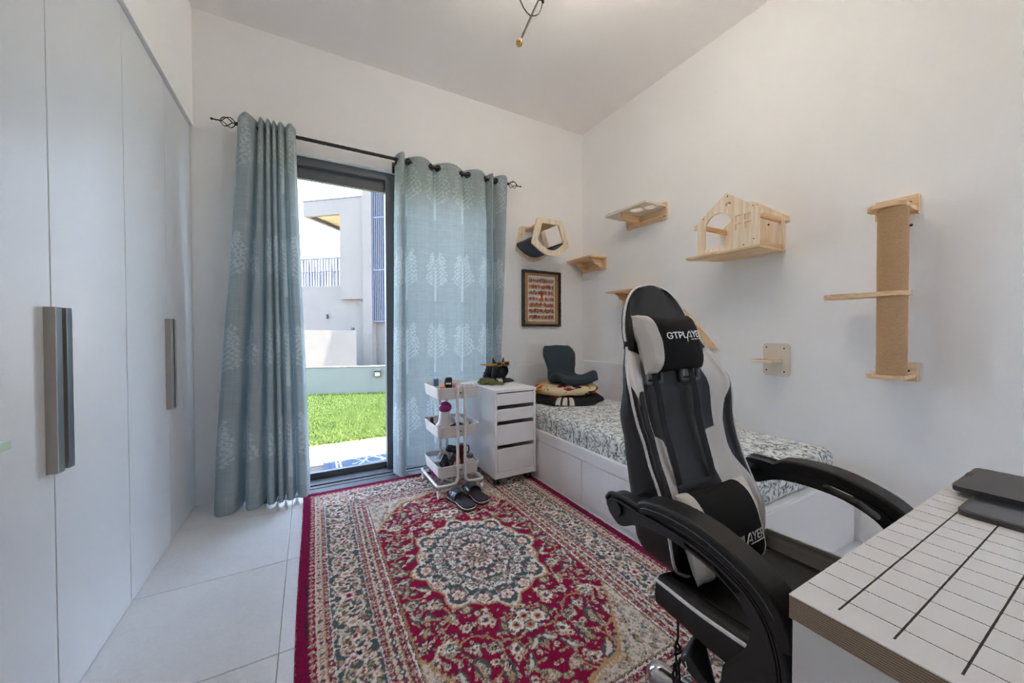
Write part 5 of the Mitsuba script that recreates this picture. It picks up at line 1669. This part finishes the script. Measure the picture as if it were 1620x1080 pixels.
def step_shelf(y0, y1, z, label):
    t = thing('cat_shelf', label, 'cat shelf')
    obj('wall_plate', xplate(sbox(y0 + 0.0, z - 0.108, y1, z - 0.012), W - 0.016, W), 'pine_along', t, smooth=False)
    obj('shelf_board', cbox(W - 0.200, W, y0 - 0.002, y1 + 0.015, z - 0.013, z, .002), 'pine_along', t, smooth=False)
    q_ = [(W - 0.016, z - 0.100), (W - 0.016, z - 0.013), (W - 0.165, z - 0.013), (W - 0.165, z - 0.030)]
    q_ += [(W - 0.160 + 0.040 * math.sin(a), z - 0.030 - 0.028 * (1 - math.cos(a))) for a in np.linspace(0.2, PI / 2, 6)]
    q_ += [(W - 0.115, z - 0.066)] + [(W - 0.112 + 0.045 * math.sin(a), z - 0.066 - 0.028 * (1 - math.cos(a))) for a in np.linspace(0.2, PI / 2, 6)]
    for y in (y0 + 0.03, y1 - 0.075):
        obj('bracket', slab(Polygon(q_).buffer(0), 1, y, y + 0.016), 'pine_across', t, smooth=25, label='stepped bracket')
    screws(t, [((y0 + y1) / 2 + 0.07, z - 0.07)], W - 0.016)


step_shelf(2.548, 2.880, 1.738, 'pine cat step with stepped brackets in the corner, beside the hammock')
step_shelf(2.010, 2.340, 1.388, 'pine cat step half hidden behind the top of the gaming chair')

# cat house
ch = thing('cat_house', 'pine cat house with arched door and four-pane window on the right wall', 'cat house')


def house_poly(y0, y1, zb, zeave, zap, over):
    ym = (y0 + y1) / 2
    sl = (zap - zeave) / (ym - (y0 - over))
    return Polygon([(y0, zb), (y1, zb), (y1, zeave - 0.022), (y1 + over - 0.004, zeave - 0.022), (y1 + over, zeave - 0.016), (y1 + over, zeave), (ym + 0.012, zap - 0.006), (ym, zap), (ym - 0.012, zap - 0.006), (y0 - over, zeave), (y0 - over, zeave - 0.016), (y0 - over + 0.004, zeave - 0.022), (y0, zeave - 0.022)])


HY0, HY1, HZ = 1.100, 1.455, 1.519
hp_ = house_poly(HY0, HY1, HZ, 1.702, 1.850, 0.024)
arch_ = unary_union([sbox(1.243, 1.548, 1.408, 1.665), Point(1.3255, 1.665).buffer(0.0825, quad_segs=14)])
win = [sbox(y, z, y + 0.038, z + 0.036) for y in (1.138, 1.187) for z in (1.622, 1.668)]
win = [w.buffer(-0.004).buffer(0.004) for w in win]
circ_ = Point(1.263, 1.782).buffer(0.015, quad_segs=8)
XF = 2.125
ff = obj('front', xplate(hp_.difference(unary_union([arch_, circ_] + win)), XF, XF + 0.015), 'pine_upright', ch, smooth=25)
obj('back', xplate(house_poly(HY0, HY1, HZ, 1.702, 1.850, 0.024), W - 0.016, W), 'pine_upright', ch, smooth=25)
flp = Polygon([(XF - 0.0, HY0 - 0.002), (W, HY0 - 0.002), (W, HY1), (2.27, HY1 + 0.085), (XF, HY1 + 0.085), (XF - 0.055, HY1 + 0.02), (XF - 0.055, 1.32)])
flp = Polygon([(XF, HY0 - 0.002), (W, HY0 - 0.002), (W, HY1 - 0.002), (XF + 0.06, HY1 + 0.082), (XF, HY1 + 0.082), (XF - 0.042, 1.33), (XF, 1.30)])
obj('floor_board', slab(flp.buffer(0), 2, HZ - 0.012, HZ), 'pine_along', ch, smooth=25)
for y, z in ((HY0 + 0.012, 1.69), (HY1 - 0.03, 1.69), ((HY0 + HY1) / 2 - 0.01, 1.812)):
    obj('batten', cbox(XF + 0.015, W - 0.016, y, y + 0.020, z - 0.012, z + 0.014, .0015), 'pine_across', ch, smooth=False)
obj('batten', cbox(W - 0.045, W - 0.016, HY0 + 0.002, HY1, HZ + 0.0, HZ + 0.03, .0015), 'pine_along', ch, smooth=False)
obj('batten', cbox(XF + 0.015, W - 0.016, HY0 + 0.001, HY0 + 0.018, HZ, HZ + 0.022, .0015), 'pine_across', ch, smooth=False)
screws(ch, [(1.268, 1.83), (1.128, 1.735), (1.123, 1.555), (1.412, 1.735), (1.176, 1.532)], XF, 0.0035)
screws(ch, [(1.18, 1.68)], W - 0.016, 0.006)

# scratching post
sp = thing('scratching_post', 'sisal scratching post with wooden step mounted on the right wall', 'scratching post')
PY, PX, PR = 0.613, 2.255, 0.049
obj('top_plate', xplate(sbox(0.567, 1.576, 0.712, 1.663), W - 0.016, W), 'pine_along', sp, smooth=False)
obj('bottom_plate', xplate(sbox(0.567, 0.821, 0.612, 0.907), W - 0.016, W), 'pine_along', sp, smooth=False)
half = unary_union([sbox(2.255, 0.570, W, 0.688), Point(2.262, 0.628).buffer(0.070, quad_segs=14)]).intersection(sbox(2.0, 0.566, W, 0.8))
obj('top_shelf', slab(half, 2, 1.588, 1.606), 'pine_along', sp, smooth=25)
obj('bottom_shelf', slab(half, 2, 0.838, 0.856), 'pine_along', sp, smooth=25)
nz = 150
zs_ = np.linspace(0.856, 1.588, nz * 4 + 1)
pr2 = [(PR + 0.0012 * abs(math.sin(PI * k / 4)) - (0.0012 if k % 4 == 0 else 0), z) for k, z in enumerate(zs_)]
ropem = lathe(pr2, 40, (PX, PY, 0))
v_ = np.array(ropem.vertices)
fz_ = 0.0009 * (meshkit.noise(v_ * 420) - 0.5) + 0.0006 * (meshkit.noise(v_ * 150) - 0.5)
d_ = v_ - np.array([PX, PY, 0])
d_[:, 2] = 0
v_ += d_ / (np.linalg.norm(d_, axis=1, keepdims=True) + 1e-9) * fz_[:, None]
sis_c = CA('#c4a079') * (0.72 + 0.5 * meshkit.noise(v_ * np.array([260, 260, 700])) [:, None])
mat('sisal_rope', VC, 0.95, spec=0.1)
obj('rope', trimesh.Trimesh(v_, ropem.faces, process=False), 'sisal_rope', sp, smooth=True, color=np.clip(sis_c, 0, 1), label='wound sisal rope')
stp = unary_union([Point(PX, PY).buffer(PR + 0.014, quad_segs=14), Point(PX - 0.01, 0.765).buffer(0.085, quad_segs=16), Polygon([(PX - 0.055, PY), (PX + 0.055, PY), (PX + 0.06, 0.74), (PX - 0.075, 0.74)])]).buffer(0.03).buffer(-0.03)
obj('step', slab(stp, 2, 1.203, 1.222), 'pine_along', sp, smooth=25)
screws(sp, [(0.594, 1.632), (0.594, 0.868)], W - 0.016, 0.006)
obj('wall_screw', cyl((W - 0.004, 0.594, 1.530), (W + 0.001, 0.594, 1.530), 0.006, 12), 'screw_dark', label='small brass screw in the right wall under the scratching post top plate', category='screw')

# small step on a plate
st2 = thing('cat_step', 'small cat step on a pale rounded plate, low on the right wall', 'cat step')
obj('wall_plate', xplate(sbox(1.070, 0.790, 1.205, 0.980).buffer(-0.022).buffer(0.022, quad_segs=6), W - 0.019, W), 'birch_pale', st2, smooth=25)
obj('step_board', cbox(W - 0.15, W - 0.018, 1.098, 1.205, 0.870, 0.886, .002), 'birch_pale', st2, smooth=False)
obj('sisal_mat', box(W - 0.142, W - 0.019, 1.101, 1.198, 0.885, 0.8885), 'sisal', st2, smooth=False, label='sisal mat')
screws(st2, [(1.092, 0.952), (1.185, 0.956), (1.092, 0.817), (1.185, 0.822)], W - 0.019, 0.0045)

# triangular shelf behind the chair
tr2 = thing('cat_bridge', 'triangular pine cat ramp bracket showing behind the gaming chair headrest', 'cat shelf')
obj('side', xplate(Polygon([(1.496, 0.936), (1.78, 0.930), (1.78, 1.21), (1.745, 1.215)]), W - 0.016, W), 'pine_along', tr2, smooth=False)
obj('board', slab(Polygon([(W - 0.12, 1.56), (W - 0.02, 1.51), (W - 0.016, 1.51), (W - 0.016, 1.78), (W - 0.12, 1.78)]), 2, 0.934, 0.948), 'pine_along', tr2, smooth=False)
obj('brace', slab(Polygon([(W - 0.016, 1.58), (W - 0.016, 1.62), (W - 0.09, 1.76), (W - 0.10, 1.74)]), 2, 0.95, 1.03), 'pine_across', tr2, smooth=False)
screws(tr2, [(1.585, 0.966)], W - 0.016, 0.005)

# hanging hammock frame on the window wall
hm_ = thing('cat_hammock', 'wooden cat hammock with curved frame and grey fabric on the window wall', 'cat hammock')
HX, HZC = 1.815, 0


def ham_poly():
    pts = [(HX - 0.128, 2.007), (HX + 0.110, 2.010), (HX + 0.122, 1.998), (HX + 0.190, 1.802), (HX + 0.186, 1.785)]
    pts += [(HX + 0.186 - 0.372 * k, 1.785 - 0.088 * math.sin(PI * k)) for k in np.linspace(0.06, 0.94, 14)]
    pts += [(HX - 0.190, 1.785), (HX - 0.192, 1.800), (HX - 0.140, 1.998)]
    return Polygon(pts)


hpoly = ham_poly()
inner = Polygon([(HX - 0.090, 1.965), (HX + 0.078, 1.968), (HX + 0.134, 1.815)] + [(HX + 0.134 - 0.268 * k, 1.812 - 0.068 * math.sin(PI * k)) for k in np.linspace(0.05, 0.95, 14)] + [(HX - 0.136, 1.813)])
YF_ = YB - 0.30
obj('front_frame', slab(hpoly.difference(inner), 1, YF_, YF_ + 0.017), 'pine_upright', hm_, smooth=25)
obj('back_frame', slab(hpoly.difference(inner), 1, YB - 0.017, YB), 'pine_upright', hm_, smooth=25)
obj('top_bar', cbox(HX - 0.085, HX + 0.075, YF_ + 0.016, YB - 0.016, 1.972, 1.988, .002), 'pine_along', hm_, smooth=False)
def curve(dz, ins):
    ks = np.linspace(0, 1, 26)
    return np.array([(HX - 0.180 + ins + (0.36 - 2 * ins) * k, 1.826 - 0.090 * math.sin(PI * k) ** 0.8 + dz) for k in ks])
c0, c1 = curve(0.0, 0.0), curve(0.020, 0.006)
sec = np.vstack([c0, c1[::-1]])
obj('fabric', slab(Polygon(sec).buffer(0), 1, YF_ + 0.016, YB - 0.016), 'felt_grey', hm_, smooth=40, label='grey fabric sling')
for s in (-1, 1):
    x = HX + s * 0.165
    obj('side_bar', cyl((x, YF_ + 0.016, 1.832), (x, YB - 0.016, 1.832), 0.009, 12), 'felt_grey', hm_)
for x, z in ((HX - 0.045, 1.990), (HX + 0.045, 1.990), (HX - 0.168, 1.822), (HX + 0.168, 1.822)):
    obj('screw', cyl((x, YF_ - 0.001, z), (x, YF_ + 0.002, z), 0.0035, 8), 'screw_dark', hm_)
obj('screw', cyl((HX - 0.125, YB - 0.019, 1.93), (HX - 0.125, YB - 0.015, 1.93), 0.005, 10), 'screw_dark', hm_)

# ================================================================== framed print
pf = thing('framed_print', 'black-framed print with rows of small red and brown figures on the window wall', 'picture')
FX0, FX1, FZ0, FZ1 = 1.696, 2.120, 1.102, 1.617
outer = sbox(FX0, FZ0, FX1, FZ1)
obj('frame', slab(outer.difference(sbox(FX0 + 0.022, FZ0 + 0.022, FX1 - 0.022, FZ1 - 0.022)), 1, YB - 0.026, YB), 'black_metal', pf, smooth=False)
mat('mount_brown', '#a07a55', 0.9)
obj('mount', box(FX0 + 0.02, FX1 - 0.02, YB - 0.012, YB - 0.006, FZ0 + 0.02, FZ1 - 0.02), 'mount_brown', pf, smooth=False)
PW, PH = 0.296, 0.420
ar = Canvas(PW, PH, 0.0022, '#cfc9bd')
ag = np.random.default_rng(31)
for r in range(7):
    y0 = 0.016 + r * 0.0560
    ar.put((slice(None), slice(None)), smoothstep(0.0015, -0.0015, np.abs(ar.V - y0) - 0.002), '#a88f72')
    ar.put((slice(None), slice(None)), smoothstep(0.0015, -0.0015, np.abs(ar.V - y0 - 0.0075) - 0.0052), '#b3aa9b')
    x = 0.012
    while x < PW - 0.014:
        col = ['#9a4a2c', '#8c3a26', '#a8683c', '#7a3a2a', '#b0552c'][int(ag.integers(5))]
        h_ = 0.026 + 0.012 * ag.random()
        ar.blob(x, y0 + h_ * 0.45 + .008, h_ * 0.42, col, 0, 0.3, 1.57, 0.55)
        ar.blob(x, y0 + h_ + .006, 0.0050, '#7b4128')
        ar.line([(x, y0 + h_ * .6 + .006), (x + 0.009 * (1 if ag.random() > .5 else -1), y0 + h_ * .75 + .008)], 0.0018, col)
        if ag.random() > 0.75:
            ar.blob(x + 0.007, y0 + h_ + 0.006, 0.0065, '#3f4c48', 5, 0.3)
        if ag.random() > 0.7:
            ar.blob(x + 0.006, y0 + 0.012, 0.006, '#46303a')
        x += 0.010 + 0.010 * ag.random()
ar.blob(PW * .50, 0.225, 0.034, '#d8d2c4')
ar.blob(PW * .50, 0.250, 0.020, '#8e3524', 7, .3)
ar.blob(PW * .50, 0.205, 0.024, '#c0561f', 0, .3, 0, .9)
ar.blob(PW * .50, 0.232, 0.009, '#7b4128')
ar.put((slice(None), slice(None)), ((ar.U < .004) | (ar.U > PW - .004) | (ar.V < .004) | (ar.V > PH - .005)).astype(float), '#e2dfd8')
mat('art_print', VC, 0.6, spec=0.3)
ax0, az0 = (FX0 + FX1) / 2 - PW / 2, (FZ0 + FZ1) / 2 - PH / 2
AP = np.stack([ax0 + ar.U, np.full_like(ar.U, YB - 0.0128), az0 + ar.V], -1)
obj('print', gridmesh(AP), 'art_print', pf, smooth=False, color=ar.colors())

# ================================================================== door mat outside
dmc = Canvas(1.15, 0.40, 0.005, '#4a5568')
dg = np.random.default_rng(8)
dmc.c *= (0.85 + 0.3 * dg.random((dmc.nu, dmc.nv)))[..., None]
for x in (0.045, 0.095, 0.125):
    dmc.line([(x, 0.0), (x, 0.40)], 0.006 if x > .05 else 0.004, '#aab4c4' if x > .05 else '#39435a')
for k in range(9):
    cx = 0.2 + 0.115 * k
    t = np.linspace(0, 1, 14)
    dmc.line(np.stack([cx + 0.14 * np.sin(2.2 * t + k), 0.02 + 0.36 * t], 1), 0.0045, '#b4bdca')
    dmc.line(np.stack([cx + 0.10 * np.cos(3.4 * t), 0.12 + 0.10 * np.sin(4 * t + k) + 0.12 * t], 1), 0.0035, '#a5b0c0')
mat('door_mat_pile', VC, 0.95, spec=0.1)
mu, mv = np.meshgrid(np.linspace(0, 1.15, dmc.nu), np.linspace(0, 0.40, dmc.nv), indexing='ij')
mzv = G + 0.012 + 0.003 * dg.random(mu.shape)
be = np.minimum.reduce([mu, 1.15 - mu, mv, 0.40 - mv])
mzv = np.where(be < 0.002, G, mzv)
obj('doormat', gridmesh(np.stack([0.10 + mu, 3.20 + mv, mzv], -1)), 'door_mat_pile', smooth=False, color=dmc.colors(), label='blue doormat with pale scrolls on the patio outside the door', category='doormat')

# ================================================================== ceiling lamp
mat('bulb_glass', '#ffffff', 0.3)
mat('lamp_black', '#1d1916', 0.4)
mat('brass', '#b08a4f', 0.25, metal=1.0)
lamp = thing('ceiling_lamp', 'black spider ceiling lamp with adjustable rods and brass sockets', 'lamp')
LC = np.array([0.872, 1.31, 2.475])
obj('canopy', lathe([(0.0, 3.004), (0.06, 3.004), (0.06, 2.985), (0.02, 2.975), (0.0, 2.975)], 24, (LC[0], LC[1], 0)), 'lamp_black', lamp)
obj('stem', cyl((LC[0], LC[1], 2.98), LC, 0.006), 'lamp_black', lamp)
obj('hub', ell(LC, 0.026), 'lamp_black', lamp)
TIP = np.array([0.764, 1.302, 2.232])
d = (TIP - LC) / np.linalg.norm(TIP - LC)
low = obj('rod', cyl(LC - d * 0.18, TIP, 0.0042), 'lamp_black', lamp)
obj('end_knob', tube(np.array([TIP - d * 0.004, TIP + d * 0.006, TIP + d * 0.018, TIP + d * 0.024]), [0.007, 0.010, 0.014, 0.011], 16), 'brass', low, label='flared brass end knob')
cord = catmull([LC + np.array([-0.135, 0.01, 0.12]), LC + np.array([-0.130, 0.005, 0.02]), LC + np.array([-0.105, 0.0, -0.075]), LC + np.array([-0.065, -0.004, -0.120]), LC + np.array([-0.020, -0.004, -0.100]), LC + np.array([0.004, 0, -0.045]), LC + np.array([0.006, 0, -0.01])], 8)
obj('cord', tube(cord, 0.0022, 7), 'lamp_black', lamp, label='thin black cord hanging in a loop')
obj('grommet', cyl(LC + np.array([0.006, 0, -0.012]), LC + np.array([0.006, 0, -0.038]), 0.006, 12), 'lamp_black', lamp)
for k, (az, el, L) in enumerate([(282, 10, .40), (303, 32, .38), (322, 14, .42), (342, 34, .40), (5, 52, .40), (120, 64, .36)]):
    a, e = math.radians(az), math.radians(el)
    d = np.array([math.cos(a) * math.cos(e), math.sin(a) * math.cos(e), math.sin(e)])
    rod = obj('rod', cyl(LC - d * 0.02, LC + d * L, 0.004), 'lamp_black', lamp)
    p = LC + d * L
    obj('socket', tube(np.array([p - d * 0.005, p + d * 0.01, p + d * 0.05]), [0.008, 0.017, 0.019], 14), 'brass', rod)
    b = p + d * 0.085
    obj('bulb', ell(b, 0.034, 12), 'bulb_glass', rod, emit=[39.0 *1.0, 39.0 *0.90, 39.0 *0.78], smooth=True)
